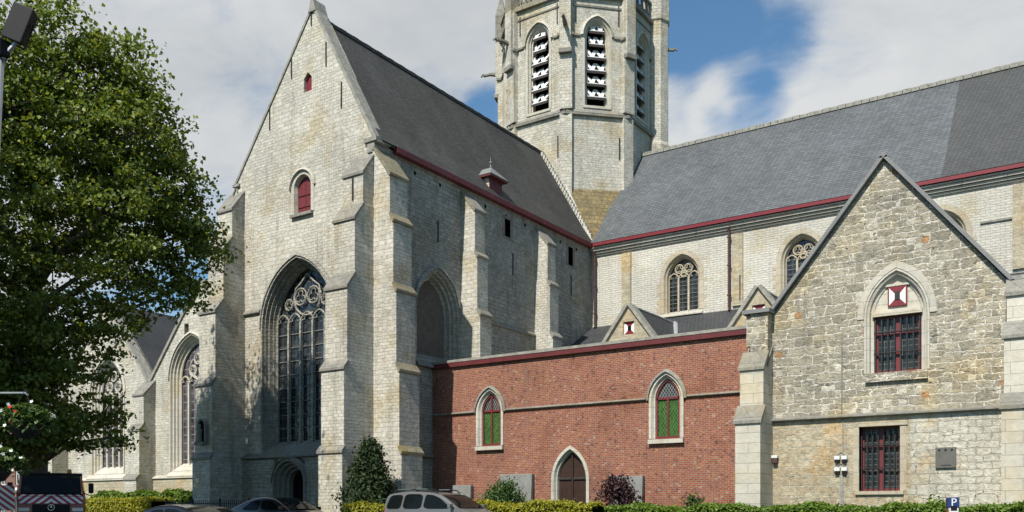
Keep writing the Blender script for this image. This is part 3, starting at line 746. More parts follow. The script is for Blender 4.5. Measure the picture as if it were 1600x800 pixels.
# ------------------------------------------------------------------ aisle
ai = thing('church_aisle', (-15, 43.5, 0), 'low church aisle with dark lean-to slate roof and small stone gables behind the brick wing', 'church')
A = south(43.5)
mb = MB(); mb.box(-28.0, 10, 43.5, 44.2, 0, 8.55); mb.build('wall', 'pale limestone', ai)
mb = MB(); roof_slab(mb, [(-28.05, 43.2, 8.6), (10, 43.2, 8.6), (10, 50.38, 12.72), (-28.05, 50.38, 12.72)]); mb.build('lean_to_roof', 'dark slate', ai)
for gx in (-22.0, -15.0):
    ap = 12.05; hw = 2.72; zb = 8.4
    mb = MB(); mb.slab(A, [(gx-hw, zb), (gx+hw, zb), (gx, ap)], [[(gx-.32, 10.53), (gx-.32, 11.21), (gx+.32, 11.21), (gx+.32, 10.53)]], -.05, .35)
    g = mb.build('cross_gable', 'tan stone blocks', ai)
    mb = MB(); coping(mb, A, gx-hw, zb, gx, ap, -.2, .45, .17); coping(mb, A, gx+hw, zb, gx, ap, -.2, .45, .17); mb.build('coping', 'grey coping', g)
    mb = MB()
    for s in (-1, 1):
        mb.poly([(gx, 43.8, ap+.02), (gx, 49.4, ap+.04), (gx+s*hw, 43.8, zb+.05)])
        mb.poly([(gx, 43.8, ap-.1), (gx, 49.4, ap-.1), (gx+s*hw, 43.8, zb-.08)])
    mb.build('gable_roof', 'dark slate', g)
    mb = MB()
    mb.tube([(gx, 43.9, ap+.05), (gx, 49.3, ap+.07)], .06, 6)
    for s in (-1, 1): mb.tube([(gx, 49.35, ap+.05), (gx+s*hw, 43.95, zb+.32)], .15, 6)
    mb.build('lead_flashing', 'zinc', g)
    mb = MB(); mb.box(gx-.32, gx+.32, .05, .1, 10.53, 11.21, A); sh = mb.build('shutter', 'bright red paint', g)
    mb = MB()
    for s in (-1, 1): mb.poly([A.p(gx+s*.31, 10.55, .045), A.p(gx+s*.31, 11.19, .045), A.p(gx+s*.10, 10.99, .045), A.p(gx+s*.10, 10.75, .045)])
    mb.build('white_panels', 'white paint', sh)
    mb = MB(); mb.box(gx-.09, gx+.09, .03, .045, 10.75, 10.99, A); mb.build('spy_hole', 'black void', sh)

# ------------------------------------------------------------------ brick wing
BY = 34.58
br = thing('brick_wing', (-20, BY, 0), 'low red brick church wing with pointed doorway and two green glazed lancet windows', 'building')
B = south(BY)
W1 = (-24.65, .72, 1.15, 5.78, 4.22); W2 = (-15.78, .72, 1.15, 5.76, 4.16); DD = (-20.35, .93, 1.62, 2.55, .02)
mb = MB(); mb.slab(B, [(-28.08, 0), (-11.2, 0), (-11.2, 8.05), (-28.08, 8.05)], [arch(*W1), arch(*W2), arch(*DD)], 0, .5)
mb.build('wall', 'red brick', br)
mb = MB(); mb.box(-28.08, -11.0, BY+.3, 43.4, 7.9, 8.2); mb.box(-28.08, -11.0, BY-.16, BY+.45, 8.26, 8.38); mb.build('roof_edge', 'grey coping', br)
mb = MB(); mb.box(-28.08, -11.4, BY-.14, BY+.3, 8.05, 8.25); mb.build('fascia', 'dark red paint', br)
for (a0, a1) in ((-28.0, W1[0]-.9), (W1[0]+.9, W2[0]-.9), (W2[0]+.9, -11.4)):
    mb = MB(); string(B, a0, a1, 5.81, .12, .055, mb=mb); mb.build('string_course', 'grey weathered stone', br)
for q, kind in ((W1, 1), (W2, 2)):
    mb = MB(); moulding(mb, B, *q, [(-.05, 0), (-.05, -.07), (.05, -.07), (.13, .05), (.17, .06), (.20, .2), (.20, .3)])
    mb.box(q[0]-.78, q[0]+.78, -.16, .12, q[4]-.2, q[4]-.03, B)
    wo = mb.build('lancet_window', 'dressed stone', br)
    mb = MB(); hood(mb, B, *q[:4], t=.12, pr=.15, gap=.055); mb.build('hood_mould', 'grey weathered stone', wo)
    gw, gR = q[1]-.2, q[2]-.2; zt = q[3]+.02; zb = q[4]
    mb = MB()
    for (a0, a1, z0, z1) in ((-gw, -gw+.07, zb, zt), (gw-.07, gw, zb, zt), (-gw+.07, gw-.07, zb, zb+.1), (-gw, gw, zt, zt+.09), (-.04, .04, zb+.1, zt)): mb.box(q[0]+a0, q[0]+a1, .12, .2, z0, z1, B)
    if kind == 1: mb.box(q[0]-.04, q[0]+.04, .12, .2, zt+.09, apexz(q[1], q[2], q[3], .22), B)
    mb.strip([[B.p(a, z, dd) for a, z in arch(q[0], q[1], q[2], q[3], zt, ins)] for ins, dd in ((.2, .2), (.2, .12), (.26, .12), (.26, .2))])
    mb.build('window_frame', 'red paint', wo)
    mb = MB(); mb.poly([B.p(q[0]-gw, zb, .18), B.p(q[0]+gw, zb, .18), B.p(q[0]+gw, zt+.03, .18), B.p(q[0]-gw, zt+.03, .18)]); mb.build('green_glass', 'green lattice glass', wo)
    mb = MB(); archpane(mb, B, *q[:4], zt+.04, .185, .2); mb.build('top_glass', 'dark lattice glass', wo)
mb = MB(); moulding(mb, B, *DD, [(-.03, 0), (-.03, -.05), (.10, -.05), (.16, .08), (.2, .1), (.22, .25)])
dw = mb.build('doorway', 'dressed stone', br)
for sg in (-1, 1):
    mb = MB(); half = [(a, z) for a, z in arch(*DD, .22) if (a-DD[0])*sg >= -1e-6]
    mb.poly([B.p(a, z, .24) for a, z in half+[(DD[0], .02)]])
    for k in range(3): x = DD[0]+sg*(.12+k*.2); mb.box(x-.006, x+.006, .232, .239, .05, 2.6, B)
    dl = mb.build('door_leaf', 'oak door', dw)
    mb = MB(); mb.box(*sorted((DD[0]+sg*.05, DD[0]+sg*.7)), .17, .239, 2.58, 2.68, B); mb.build('transom', 'dark timber', dl)
mb = MB(); mb.box(DD[0]-.035, DD[0]+.035, .17, .239, .03, 3.7, B); mb.build('cover_strip', 'oak door', dw)
mb = MB(); mb.lathe((DD[0]+.09, BY+.15, 1.72), [(.012, .08), (.035, .05), (.035, .02), (.01, 0)], 10, 1); mb.build('door_knob', 'chrome', dw)
mb = MB(); mb.box(-11.6, -11.2, BY+.4, 43.4, 0, 8.0); mb.build('side_wall', 'red brick', br)

# ------------------------------------------------------------------ sacristy (the gabled stone building on the right)
SYF = 33.0
sc = thing('stone_gabled_house', (-7, SYF, 0), 'gabled rubble stone building on the right with barred red windows and lead coping', 'building')
S = south(SYF); SX0, SX1 = -10.9, -3.1
LW = (-7.82, -6.49, 1.87, 4.08)
mb = MB(); UA = (-6.62, .98, 1.62, 7.86, 5.92)
mb.slab(S, [(SX0, 4.5), (SX1, 4.5), (SX1, 8.3), (-7.0, 13.2), (SX0, 8.3)], [arch(*UA)], 0, .8)
mb.build('gable_wall', 'rubble stone', sc)
mb = MB(); mb.slab(S, [(SX0, 0), (SX1, 0), (SX1, 4.5), (SX0, 4.5)], [[(LW[0], LW[2]), (LW[0], LW[3]), (LW[1], LW[3]), (LW[1], LW[2])]], -.05, .8); mb.build('lower_wall', 'patched lower stone', sc)
mb = MB(); string(S, SX0, SX1+.2, 4.45, .22, .085, mb=mb); mb.build('string_course', 'grey weathered stone', sc)
mb = MB(); mb.box(SX0, SX0+.7, SYF+.8, 43.4, 0, 8.4); mb.box(SX1-.7, SX1, SYF+.8, 43.4, 0, 8.4); mb.build('side_walls', 'rubble stone', sc)
mb = MB(); roof_slab(mb, [(SX0-.1, SYF+.3, 8.32), (SX0-.1, 47.0, 8.32), (-7, 47.0, 13.1), (-7, SYF+.3, 13.1)]); roof_slab(mb, [(SX1+.1, SYF+.3, 8.32), (SX1+.1, 47.0, 8.32), (-7, 47.0, 13.1), (-7, SYF+.3, 13.1)])
mb.build('roof', 'dark slate', sc)
mb = MB(); coping(mb, S, SX0+.05, 8.42, -7.0, 13.2, -.2, .6, .12); coping(mb, S, SX1-.05, 8.42, -7.0, 13.2, -.2, .6, .12)
mb.box(SX0-.9, SX0+.12, -.62, .6, 8.36, 8.5, S); mb.box(SX1-.12, SX1+.9, -.2, .6, 8.36, 8.5, S)
mb.prism([S.p(a, z, -.2) for a, z in ((-7.17, 13.2), (-6.83, 13.2), (-7, 13.42))], [S.p(a, z, .6) for a, z in ((-7.17, 13.2), (-6.83, 13.2), (-7, 13.42))])
mb.build('gable_coping', 'lead', sc)
mb = MB(); mb.box(SX0-.62, SX0+.02, -.5, .7, 6.5, 8.36, S); mb.box(SX0-.78, SX0-.05, -.47, .68, 7.2, 8.3, S); mb.build('kneeler', 'rubble stone', sc)
SB = [(1.42, 0, 4.4), (1.0, 4.4, 6.35), (.55, 6.35, 6.5)]
buttress(sc, S, SX0-.8, SX0, SB, mat='smooth ashlar', steep=1.25)
buttress(sc, S, SX1-.15, SX1+1.1, [(1.42, 0, 4.4), (1.05, 4.4, 6.6), (.6, 6.6, 8.0)], mat='smooth ashlar', steep=1.0)
# upper window: arch surround, tympanum with a spy shutter, barred red casement
mb = MB(); moulding(mb, S, *UA, [(-.07, .0), (-.06, -.02), (-.0, -.03), (.03, .02), (.10, .06), (.12, .16), (.22, .2), (.22, .36)])
aa = (UA[0], UA[1], UA[2], UA[3]); mb.strip([[S.p(a, z, dd) for a, z in arch(*aa, 7.8, ins)] for ins, dd in ((-.30, 0), (-.29, -.03), (-.08, -.035), (-.07, -.02))])
uo = mb.build('upper_window', 'dressed stone', sc)
mb = MB(); pts = arch(*UA[:4], 7.95, .22); mb.poly([S.p(a, z, .24) for a, z in pts]); mb.box(-7.42, -5.82, .08, .26, 7.86, 7.98, S); mb.box(-7.36, -5.88, .14, .26, 7.98, 8.05, S); mb.box(-7.1, -6.1, .16, .24, 8.86, 8.93, S); mb.build('tympanum', 'smooth ashlar', uo)
mb = MB(); mb.box(-6.93, -6.31, .17, .235, 8.18, 8.84, S); mb.build('spy_shutter', 'bright red paint', uo)
mb = MB()
for s in (-1, 1): mb.poly([S.p(-6.62+s*.265, 8.215, .165), S.p(-6.62+s*.265, 8.805, .165), S.p(-6.62+s*.085, 8.60, .165), S.p(-6.62+s*.085, 8.40, .165)])
mb.build('white_panels', 'white paint', uo)
mb = MB(); mb.box(-6.70, -6.54, .15, .168, 8.38, 8.66, S); mb.build('spy_hole', 'black iron', uo)
mb = MB(); mb.box(-7.62, -5.62, -.12, .3, 5.6, 5.9, S); mb.build('sill', 'rubble stone', uo)
def casement(par, a0, a1, z0, z1, d):
    am = (a0+a1)/2; mb = MB()
    zt = z0+(z1-z0)*.66
    for (p, q, r, s) in ((a0, a0+.1, z0, z1), (a1-.1, a1, z0, z1), (a0+.1, a1-.1, z0, z0+.09), (a0+.1, a1-.1, z1-.09, z1), (am-.07, am+.07, z0+.09, z1-.09), (a0+.1, am-.07, zt, zt+.08), (am+.07, a1-.1, zt, zt+.08)): mb.box(p, q, d, d+.1, r, s, S)
    mb.build('window_frame', 'red paint', par)
    mb = MB(); mb.box(a0+.05, a1-.05, d+.06, d+.08, z0+.05, z1-.05, S); mb.build('glass', 'small pane glass', par)
    mb = MB()
    for k in range(8):
        a = a0+.03+(a1-a0-.06)*k/7; mb.box(a-.018, a+.018, d-.13, d-.09, z0-.02, z1-.05, S)
    for z in (z0+(z1-z0)*.36, z0+(z1-z0)*.72): mb.box(a0-.02, a1+.02, d-.15, d-.07, z-.018, z+.018, S)
    mb.build('iron_bars', 'black iron', par)
casement(uo, -7.36, -5.88, 5.92, 7.86, .30)
mb = MB()
mb.box(LW[0]-.02, LW[1]+.25, -.10, -.04, LW[3]+.01, LW[3]+.13, S); mb.box(LW[0]-.12, LW[1]+.12, -.14, .2, LW[2]-.12, LW[2]-.005, S)
for (p, q) in ((LW[0]-.2, LW[0]), (LW[1], LW[1]+.2)): mb.box(p, q, -.062, .3, LW[2], LW[3], S)
lo = mb.build('lower_window', 'tan dressed stone', sc); casement(lo, LW[0], LW[1], LW[2], LW[3], .30)
mb = MB(); mb.box(-8.43, -8.39, -.04, -.0, 4.62, 7.2, S); mb.build('conduit', 'lead', sc)

# things fixed to that wall
def pl_(u, v): return PY(u, v, SYF-.05)
pq = thing('wall_plaque', (-5.07, SYF-.05, 2.95), 'square bronze plaque bolted to the whitewashed lower wall', 'plaque')
mb = MB(); mb.box(-5.38, -4.76, SYF-.13, SYF-.055, 2.6, 3.28); mb.build('plate', 'bronze plaque', pq, bevel=.012)
mb = MB()
for a in (-5.26, -5.07, -4.88): mb.lathe((a, SYF-.16, 3.2), [(.01, 0), (.035, .01), (.035, .03)], 8, 1)
mb.build('bolts', 'black iron', pq)
mb = MB(); mb.box(-5.2, -4.9, SYF-.14, SYF-.13, 2.68, 2.70); mb.build('rule', 'black iron', pq)
for i, (z, lab) in enumerate(((3.0, 'upper pair of white junction boxes on the conduit beside the lower barred window'), (2.6, 'lower pair of white junction boxes on the conduit beside the lower barred window'))):
    jb = thing('junction_box', (-8.42, SYF-.05, z), lab, 'junction box', 'junction boxes on the stone wall')
    for s in (-1, 1):
        mb = MB(); mb.box(-8.42+s*.12-.095, -8.42+s*.12+.095, SYF-.17, SYF-.055, z-.02, z+.11); bx = mb.build('box', 'plastic white', jb, bevel=.01)
        mb = MB(); mb.box(-8.42+s*.12-.07, -8.42+s*.12+.07, SYF-.15, SYF-.06, z-.13, z-.025); mb.build('cable_gland', 'plastic black', bx)
    mb = MB(); mb.tube([(-8.42, SYF-.08, z+.25), (-8.62, SYF-.09, z+.1), (-8.66, SYF-.09, z-.02), (-8.56, SYF-.09, z-.13)], .012, 5); mb.tube([(-8.42, SYF-.08, z+.25), (-8.22, SYF-.09, z+.1), (-8.18, SYF-.09, z-.02), (-8.28, SYF-.09, z-.13)], .012, 5)
    mb.build('cables', 'plastic grey', jb)
cp_ = thing('conduit_pipe', (-8.42, SYF-.08, 0), 'thin grey conduit running up the stone wall past the junction boxes', 'pipe')
mb = MB(); mb.tube([(-8.44, SYF-.09, 0), (-8.44, SYF-.09, 2.4)], .02, 6); mb.build('lower_pipe', 'zinc', cp_)
mb = MB(); mb.tube([(-8.36, SYF-.075, 0), (-8.36, SYF-.075, 4.3), (-8.5, SYF-.2, 4.5)], .018, 6); mb.build('cable', 'plastic grey', cp_)
wl = thing('wall_lamp', (-10.72, SYF-.05, 3.1), 'small white and brown security lamp on the wall by the pale buttress', 'lamp')
mb = MB(); mb.box(-10.84, -10.62, SYF-.25, SYF-.055, 3.1, 3.2); mb.build('lamp_cover', 'plastic white', wl, bevel=.015)
mb = MB(); mb.box(-10.82, -10.64, SYF-.23, SYF-.06, 2.92, 3.095); mb.build('lamp_body', 'brown pipe', wl, bevel=.015)

# ------------------------------------------------------------------ side chapels left of the transept
CYF = 38.0
CF = south(CYF)
def chapel(name_label, x0, x1, apexx, wx, ww, wr, wz):
    c = thing('side_chapel', ((x0+x1)/2, CYF, 0), name_label, 'chapel', 'gabled side chapels left of the transept')
    zE, zA = 10.0, 16.2
    W = (wx, ww, wr, wz, 3.9)
    mb = MB(); mb.slab(CF, [(x0, 0), (x1, 0), (x1, zE), (apexx, zA), (x0, zE)], [arch(*W), [(apexx-1.75, 12.9), (apexx-1.75, 13.6), (apexx-1.3, 13.6), (apexx-1.3, 12.9)]], 0, .9); mb.build('gable_wall', 'pale limestone', c)
    mb = MB(); mb.box(x0, x1, -.2, 0, 0, 3.35, CF); mb.build('plinth', 'tan stone blocks', c)
    mb = MB(); string(CF, x0, x1, 3.4, .3, .15, mb=mb); mb.build('string_course', 'dressed stone', c)
    mb = MB(); moulding(mb, CF, *W, [(-.1, -.04), (.02, -.05), (.06, .1), (.16, .12), (.2, .26), (.3, .29), (.34, .42), (.45, .44), (.45, .8)]); hood(mb, CF, *W[:4], t=.16, pr=.14, gap=.1); wo = mb.build('window', 'dressed stone', c)
    mb = MB(); pts = [(-.3, 3.5), (-.3, 3.56), (.6, 4.4), (.6, 3.5)]; mb.prism([CF.p(wx-2.3, z, dd) for dd, z in pts], [CF.p(wx+2.3, z, dd) for dd, z in pts]); mb.build('sill', 'dressed stone', wo)
    gw, gR = W[1]-.45, W[2]-.45
    mb = MB(); tracery(mb, CF, wx, gw, gR, W[3], 4.4, 4, .5, .07, heads=wz-.3, circles=[(wx-.5, wz+.55, .34), (wx+.5, wz+.55, .34), (wx, wz+1.3, .34)])
    for s in (-1, 1): mb.tube([CF.p(wx+s*x, z, .5) for x, z in ((.0, wz-.1), (.45, wz+.15), (.9, wz+.7), (.5, wz+1.3))], .055, 5)
    mb.build('tracery', 'dressed stone', wo)
    mb = MB(); archpane(mb, CF, wx, gw, gR, W[3], 4.38, .6); mb.build('glass', 'stained glass', wo)
    mb = MB(); mb.box(apexx-1.75, apexx-1.3, .3, .35, 12.9, 13.6, CF); mb.build('loft_hatch', 'dark timber', c)
    mb = MB(); coping(mb, CF, x0+.1, zE, apexx, zA, -.12, .6, .2); coping(mb, CF, x1-.1, zE, apexx, zA, -.12, .6, .2); mb.build('gable_coping', 'grey coping', c)
    mb = MB()
    for s in (x0, x1): roof_slab(mb, [(s, CYF+.3, zE), (s, 52, zE), (apexx, 52, zA), (apexx, CYF+.3, zA)])
    mb.build('roof', 'dark slate', c)
    buttress(c, CF, x0-.6, x0+.6, [(1.5, 0, 3.4), (1.25, 3.4, 6.7), (.9, 6.7, 9.1)], steep=1.1)
    return c
chapel('gabled stone side chapel nearest the transept with tall stained glass window', -55.7, -44.6, -50.2, -51.2, 2.2, 2.9, 10.0)
chapel('gabled stone side chapel farther left, partly hidden by the plane tree', -66.4, -55.8, -61.0, -60.7, 1.95, 2.6, 9.6)

# ------------------------------------------------------------------ houses behind the tree
def house(label, x, y, wd, h, mat, nwin, dep=10):
    t = thing('brick_house', (x, y, 0), label, 'house', 'town houses behind the plane tree'); f = south(y)
    hs = []
    for r in range(3):
        for k in range(nwin):
            a = x-wd/2+(k+.5)*wd/nwin; z = .9+r*3.1; hs.append([(a-.55, z), (a-.55, z+1.8), (a+.55, z+1.8), (a+.55, z)])
    mb = MB(); mb.slab(f, [(x-wd/2, 0), (x+wd/2, 0), (x+wd/2, h), (x-wd/2, h)], hs, 0, .4); mb.box(x-wd/2, x+wd/2, .4, dep, 0, h, f); mb.build('wall', mat, t)
    mb = MB(); roof_slab(mb, [(x-wd/2-.1, y-.3, h), (x+wd/2+.1, y-.3, h), (x+wd/2+.1, y+dep/2, h+4), (x-wd/2-.1, y+dep/2, h+4)]); roof_slab(mb, [(x-wd/2-.1, y+dep+.3, h), (x+wd/2+.1, y+dep+.3, h), (x+wd/2+.1, y+dep/2, h+4), (x-wd/2-.1, y+dep/2, h+4)]); mb.build('roof', 'dark slate', t)
    for q in hs:
        a0, z0, a1, z1 = q[0][0], q[0][1], q[2][0], q[1][1]; mb = MB()
        for (p, q_, r, s) in ((a0, a0+.09, z0, z1), (a1-.09, a1, z0, z1), (a0, a1, z0, z0+.09), (a0, a1, z1-.09, z1), (a0, a1, z0+1.1, z0+1.17), ((a0+a1)/2-.04, (a0+a1)/2+.04, z0, z1)): mb.box(p, q_, .12, .2, r, s, f)
        wo = mb.build('window', 'white paint', t); mb = MB(); mb.box(a0, a1, .2, .22, z0, z1, f); mb.build('pane', 'leaded clear glass', wo)
    mb = MB(); mb.box(x-wd/2, x+wd/2, -.06, -.001, 3.4, 3.7, f); mb.build('stone_band', 'white paint', t)
house('red brick town house just left of the far side chapel', -87.5, 52, 8, 9.2, 'house brick', 3)
house('red brick town house at the left edge behind the truck', -99, 50, 9, 10, 'house brick', 3)

# ------------------------------------------------------------------ leaves
def leaves(name, pts, size, mat, parent, out=None, flat=0.5):
    """one mesh of many small folded leaves at the given points"""
    n = len(pts); pts = np.asarray(pts, float)
    nr = rng.normal(size=(n, 3)); nr[:, 2] += flat
    nr[:, 1] -= .25                                   # leaves lean towards the south light
    if out is not None: nr += out*.9
    nr /= np.linalg.norm(nr, axis=1)[:, None]
    t = rng.normal(size=(n, 3)); t -= nr*(t*nr).sum(1)[:, None]; t /= np.linalg.norm(t, axis=1)[:, None]
    b = np.cross(nr, t); sz = size*rng.uniform(.6, 1.25, n)[:, None]
    fold = nr*sz*.22
    v = np.stack([pts-t*sz*.55, pts-b*sz*.46-t*sz*.05+fold, pts+t*sz*.6, pts+b*sz*.46-t*sz*.05+fold], 1).reshape(-1, 3)
    off = np.zeros(3)
    q = parent
    while q: off += np.array(q.location); q = q.parent
    v = v-off
    idx = np.arange(n)*4
    tri = np.stack([idx, idx+1, idx+2, idx, idx+2, idx+3], 1).reshape(-1)
    me = bpy.data.meshes.new(name); me.vertices.add(len(v)); me.vertices.foreach_set('co', v.astype(np.float32).ravel())
    me.loops.add(len(tri)); me.loops.foreach_set('vertex_index', tri.astype(np.int32))
    me.polygons.add(n*2); me.polygons.foreach_set('loop_start', np.arange(0, n*6, 3, dtype=np.int32))
    try: me.polygons.foreach_set('loop_total', np.full(n*2, 3, dtype=np.int32))
    except Exception: pass
    me.update(calc_edges=True); me.validate()
    me.materials.append(MAT[mat]); o = bpy.data.objects.new(name, me); COL.objects.link(o); o.parent = parent
    return o

def view(u, v, s):
    t = (u-800)/FOC; return np.array([s*(CY*t-SY), s*(SY*t+CY), EYE+s*(800-v)/FOC])

# the plane tree: clumps of leaves in the crown's volume, limbs to each
TK = .935
tree_base = view(55, 800, 37.3*TK)
pt = thing('plane_tree', (tree_base[0], tree_base[1], 0), 'large leafy plane tree at the left in front of the church', 'tree')
# lobes of the crown, local to the trunk: (side, depth, height, radius)
RT = np.array([CY, SY, 0])
VW = np.array([tree_base[0], tree_base[1], 0]); VW /= np.linalg.norm(VW)
RTt = np.array([VW[1], -VW[0], 0])
def at(side, dep, z): return np.array([tree_base[0], tree_base[1], 0])+RTt*side*TK+VW*dep*TK+np.array([0, 0, EYE+(z-EYE)*TK])
lobes = []
LB = [(-6.5,0,9,3.4),(-6.3,.5,13.5,3.4),(-5.3,0,17.6,2.9),(-2.6,-1.0,18.6,2.9),(-1.0,-2,16.6,3.3),(-2,-2.5,13.0,3.6),(-2.4,-2,8.8,3.4),(1.4,-1.2,18.6,2.5),(2.2,-1.6,16.2,3.0),(2.6,-2,13.0,3.2),
      (4.0,-.6,17.2,2.0),(4.7,-.8,14.8,2.3),(5.2,-.6,12.6,2.2),(3.0,.6,17.0,2.4),(3.6,1,13.9,3.0),(.6,1.0,17.6,2.9),(-2.5,1.4,16.2,3.2),(0,1.6,12.6,3.2),(-4,2,10.6,3.2),(.6,-2.4,9.6,2.6),(-1,-1,5.6,2.3),(1.2,-.4,6.4,1.8),
      (2.3,-.4,8.9,1.9),(5.4,.4,10.9,1.4),(4.2,.2,10.6,1.6),(2.5,0,5.2,1.1),(6.0,-.2,13.3,1.2),(-4.5,-1.5,6.0,2.6),(-2.5,0,4.9,2.0),(-7,-1.5,6,2.6),(-3.6,-2.2,11,2.8),(2.9,0,4.3,.7),(-.4,.4,8,2.4),(-4,-1.6,14.5,2.8),(2.7,-1,19.6,1.9),(3.6,-.8,18.6,1.4),(.6,-1,20.2,1.8),(-3,-1,20.2,2.0),(4.9,-.4,16.6,1.3),(5.7,-.3,14.9,1.1),(-1.5,-2,4.9,1.8),(.2,-1.6,4.8,1.5),(-3.5,-2,4.8,2.0),(1.4,-1,4.3,.9),(-.6,-2.6,7,2.0),(-.4,-2.2,4.1,1.3),(.7,-2.0,4.2,1.1),(-2.2,-2.4,4.2,1.5),(-1.4,-2.4,5.8,1.8)]
P = []; centers = []
for (sd, dp, z, r) in LB:
    c = at(sd, dp, z); r = r*TK
    ncl = int(8.2*r**1.75)
    for _ in range(ncl):
        dv = rng.normal(size=3); dv /= np.linalg.norm(dv); rad = r*(rng.uniform(.2, 1.0)**.5)*rng.uniform(.72, 1.2)
        cc = c+dv*rad*np.array([1, 1, .9]); cr = rng.uniform(.32, .78)
        k = int(150*cr*rng.uniform(.7, 1.2))
        q = rng.normal(size=(k, 3))*cr*np.array([.62, .62, .24]); P.append(cc+q)
        if rng.uniform() < .16: centers.append((cc, c))
P = np.concatenate(P)
crown = leaves('crown', P, .165, 'plane tree leaves', pt, flat=.6)
mb = MB()
tb = Vector((tree_base[0], tree_base[1], 0))
mb.tube([tb, tb+Vector((.05, 0, 1.2)), tb+Vector((.0, .1, 4)), tb+Vector((-.1, .0, 8)), tb+Vector((.1, .1, 13)), tb+Vector((0, 0, 19))], .50, 10, r1=.12)
tk = mb.build('trunk', 'bark', pt, True)
mb = MB(); mt = MB()
for (sd, dp, z, r) in LB:
    c = Vector(at(sd, dp, z)); z0 = max(2.8, min(z-2.2-.35*math.hypot(sd, dp), 17))
    s0 = tb+Vector((0, 0, z0)); mid = (s0+c)/2+Vector((random.uniform(-.4, .4), random.uniform(-.4, .4), .35))
    mb.tube([s0, mid, c], .17*min(1, r/3)+.03, 6, r1=.05)
for (cc, c) in centers:
    a = Vector(c); b = Vector(cc); mt.tube([a, (a+b)/2+Vector((0, 0, .12)), b], .035, 4, r1=.012)
mb.build('limbs', 'bark', pt, True); tag(mt.build('twigs', 'twig bark', pt), kind='stuff')
p2 = pt.copy(); COL.objects.link(p2); p2.location = (-28.2, 6.6, 0); p2.rotation_euler = (0, 0, 2.1); p2.scale = (.72, .72, 1.12)
tag(p2, 'plane tree standing beyond the left edge whose shade falls on the parked cars')
for ch in list(pt.children):
    c = ch.copy(); COL.objects.link(c); c.parent = p2

# hedges and shrubs
def hedge(name, label, x0, x1, y0, y1, z, mat, n, size=.09, bumps=.06, cat='hedge', extra=None, group=None):
    t = thing(name, ((x0+x1)/2, (y0+y1)/2, 0), label, cat, group)
    mb = MB(); m = 40; rings = []
    for k in range(m+1):
        x = x0+(x1-x0)*k/m; dz = bumps*math.sin(x*2.1)+bumps*.6*math.sin(x*5.3+1); i = .07
        rings.append([(x, y0+i, 0), (x, y0+i, z-i-.05+dz), (x, (y0+y1)/2, z-i+dz), (x, y1-i, z-i-.05+dz), (x, y1-i, 0)])
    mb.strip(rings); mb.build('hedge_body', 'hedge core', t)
    x = rng.uniform(x0, x1, n); side = rng.uniform(size=n); dzs = bumps*np.sin(x*2.1)+bumps*.6*np.sin(x*5.3+1)
    y = np.where(side < .5, rng.uniform(y0, y1, n), y0+rng.normal(0, .035, n)); zz = np.where(side < .5, z+dzs+rng.normal(-.02, .045, n), rng.uniform(0.2, z, n)+dzs)
    out = np.zeros((n, 3)); out[:, 2] = np.where(side < .5, 1, .2); out[:, 1] = np.where(side < .5, 0, -1)
    leaves('foliage', np.stack([x, y, zz], 1), size, mat, t, out)
    return t
hedge('clipped_hedge', 'long bright green clipped hedge along the foot of the brick wing and stone house', -17.2, 4.5, 28.4, 29.4, 1.31, 'hedge leaves', 26000, .085)
hedge('clipped_hedge', 'golden yellow hedge running behind the silver van', -26.9, -15.2, 27.3, 28.2, 1.44, 'golden hedge leaves', 15000, .085, .07)
hedge('clipped_hedge', 'boxy yellow green hedge in front of the side chapel beside the truck', -49.8, -39.8, 27.2, 28.6, 1.79, 'golden hedge leaves', 12000, .10, .03)
hedge('leafy_hedge', 'taller bright green loose hedge behind the boxy hedge at the left', -48.3, -39.4, 29.2, 30.2, 2.12, 'hedge leaves', 10000, .13, .10)
def shrub(name, label, c, rx, rz, h, mat, n, size, shape='dome', seed=1):
    t = thing(name, (c[0], c[1], 0), label, 'shrub')
    r2 = np.random.default_rng(seed); pts = []; out = []
    ncl = n//26
    for _ in range(ncl):
        f = r2.uniform(0, 1)**.8; a = r2.uniform(0, 2*math.pi)
        if shape == 'cone': rr = rx*(min(.9, 1.05*(1-f)**.85+.02))*(.82+.22*math.sin(a*3+f*9)*math.sin(f*13+2))*r2.uniform(.75, 1.15)
        elif shape == 'dome': rr = rx*math.sqrt(max(0, 1-f**2.2))
        else: rr = rx*(1-abs(2*f-1.0)**1.5*.6)*r2.uniform(.6, 1.15)
        q = r2.uniform(.55, 1.03)
        cc = np.array([c[0]+rr*q*math.cos(a), c[1]+rr*q*math.sin(a), .15+f*(h-.2)])
        k = 26; pts.append(cc+r2.normal(size=(k, 3))*(.16 if shape != 'open' else .13)); out.append(np.tile([math.cos(a)*.6, math.sin(a)*.6, .5], (k, 1)))
    leaves('foliage', np.concatenate(pts), size, mat, t, np.concatenate(out))
    mb = MB(); mb.tube([(c[0], c[1], 0), (c[0]+.03, c[1], h*.5), (c[0], c[1]+.02, h*.9)], .06, 6, r1=.015)
    for k in range(7):
        a = k*.9; z = h*(.15+.08*k); mb.tube([(c[0], c[1], z), (c[0]+math.cos(a)*rx*.45, c[1]+math.sin(a)*rx*.45, z+.35)], .025, 5, r1=.01)
    mb.build('stem', 'twig bark', t)
    if shape != 'open':
        mb = MB(); k = .62
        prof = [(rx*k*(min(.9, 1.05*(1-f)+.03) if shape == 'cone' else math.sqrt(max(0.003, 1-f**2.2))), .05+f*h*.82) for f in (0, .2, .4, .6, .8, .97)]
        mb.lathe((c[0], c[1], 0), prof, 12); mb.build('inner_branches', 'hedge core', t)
    return t
shrub('holly_shrub', 'tall dark pointed evergreen shrub in front of the corner buttresses', (-26.6, 28.6), 1.95, 0, 4.05, 'holly leaves', 15000, .11, 'cone', 3)
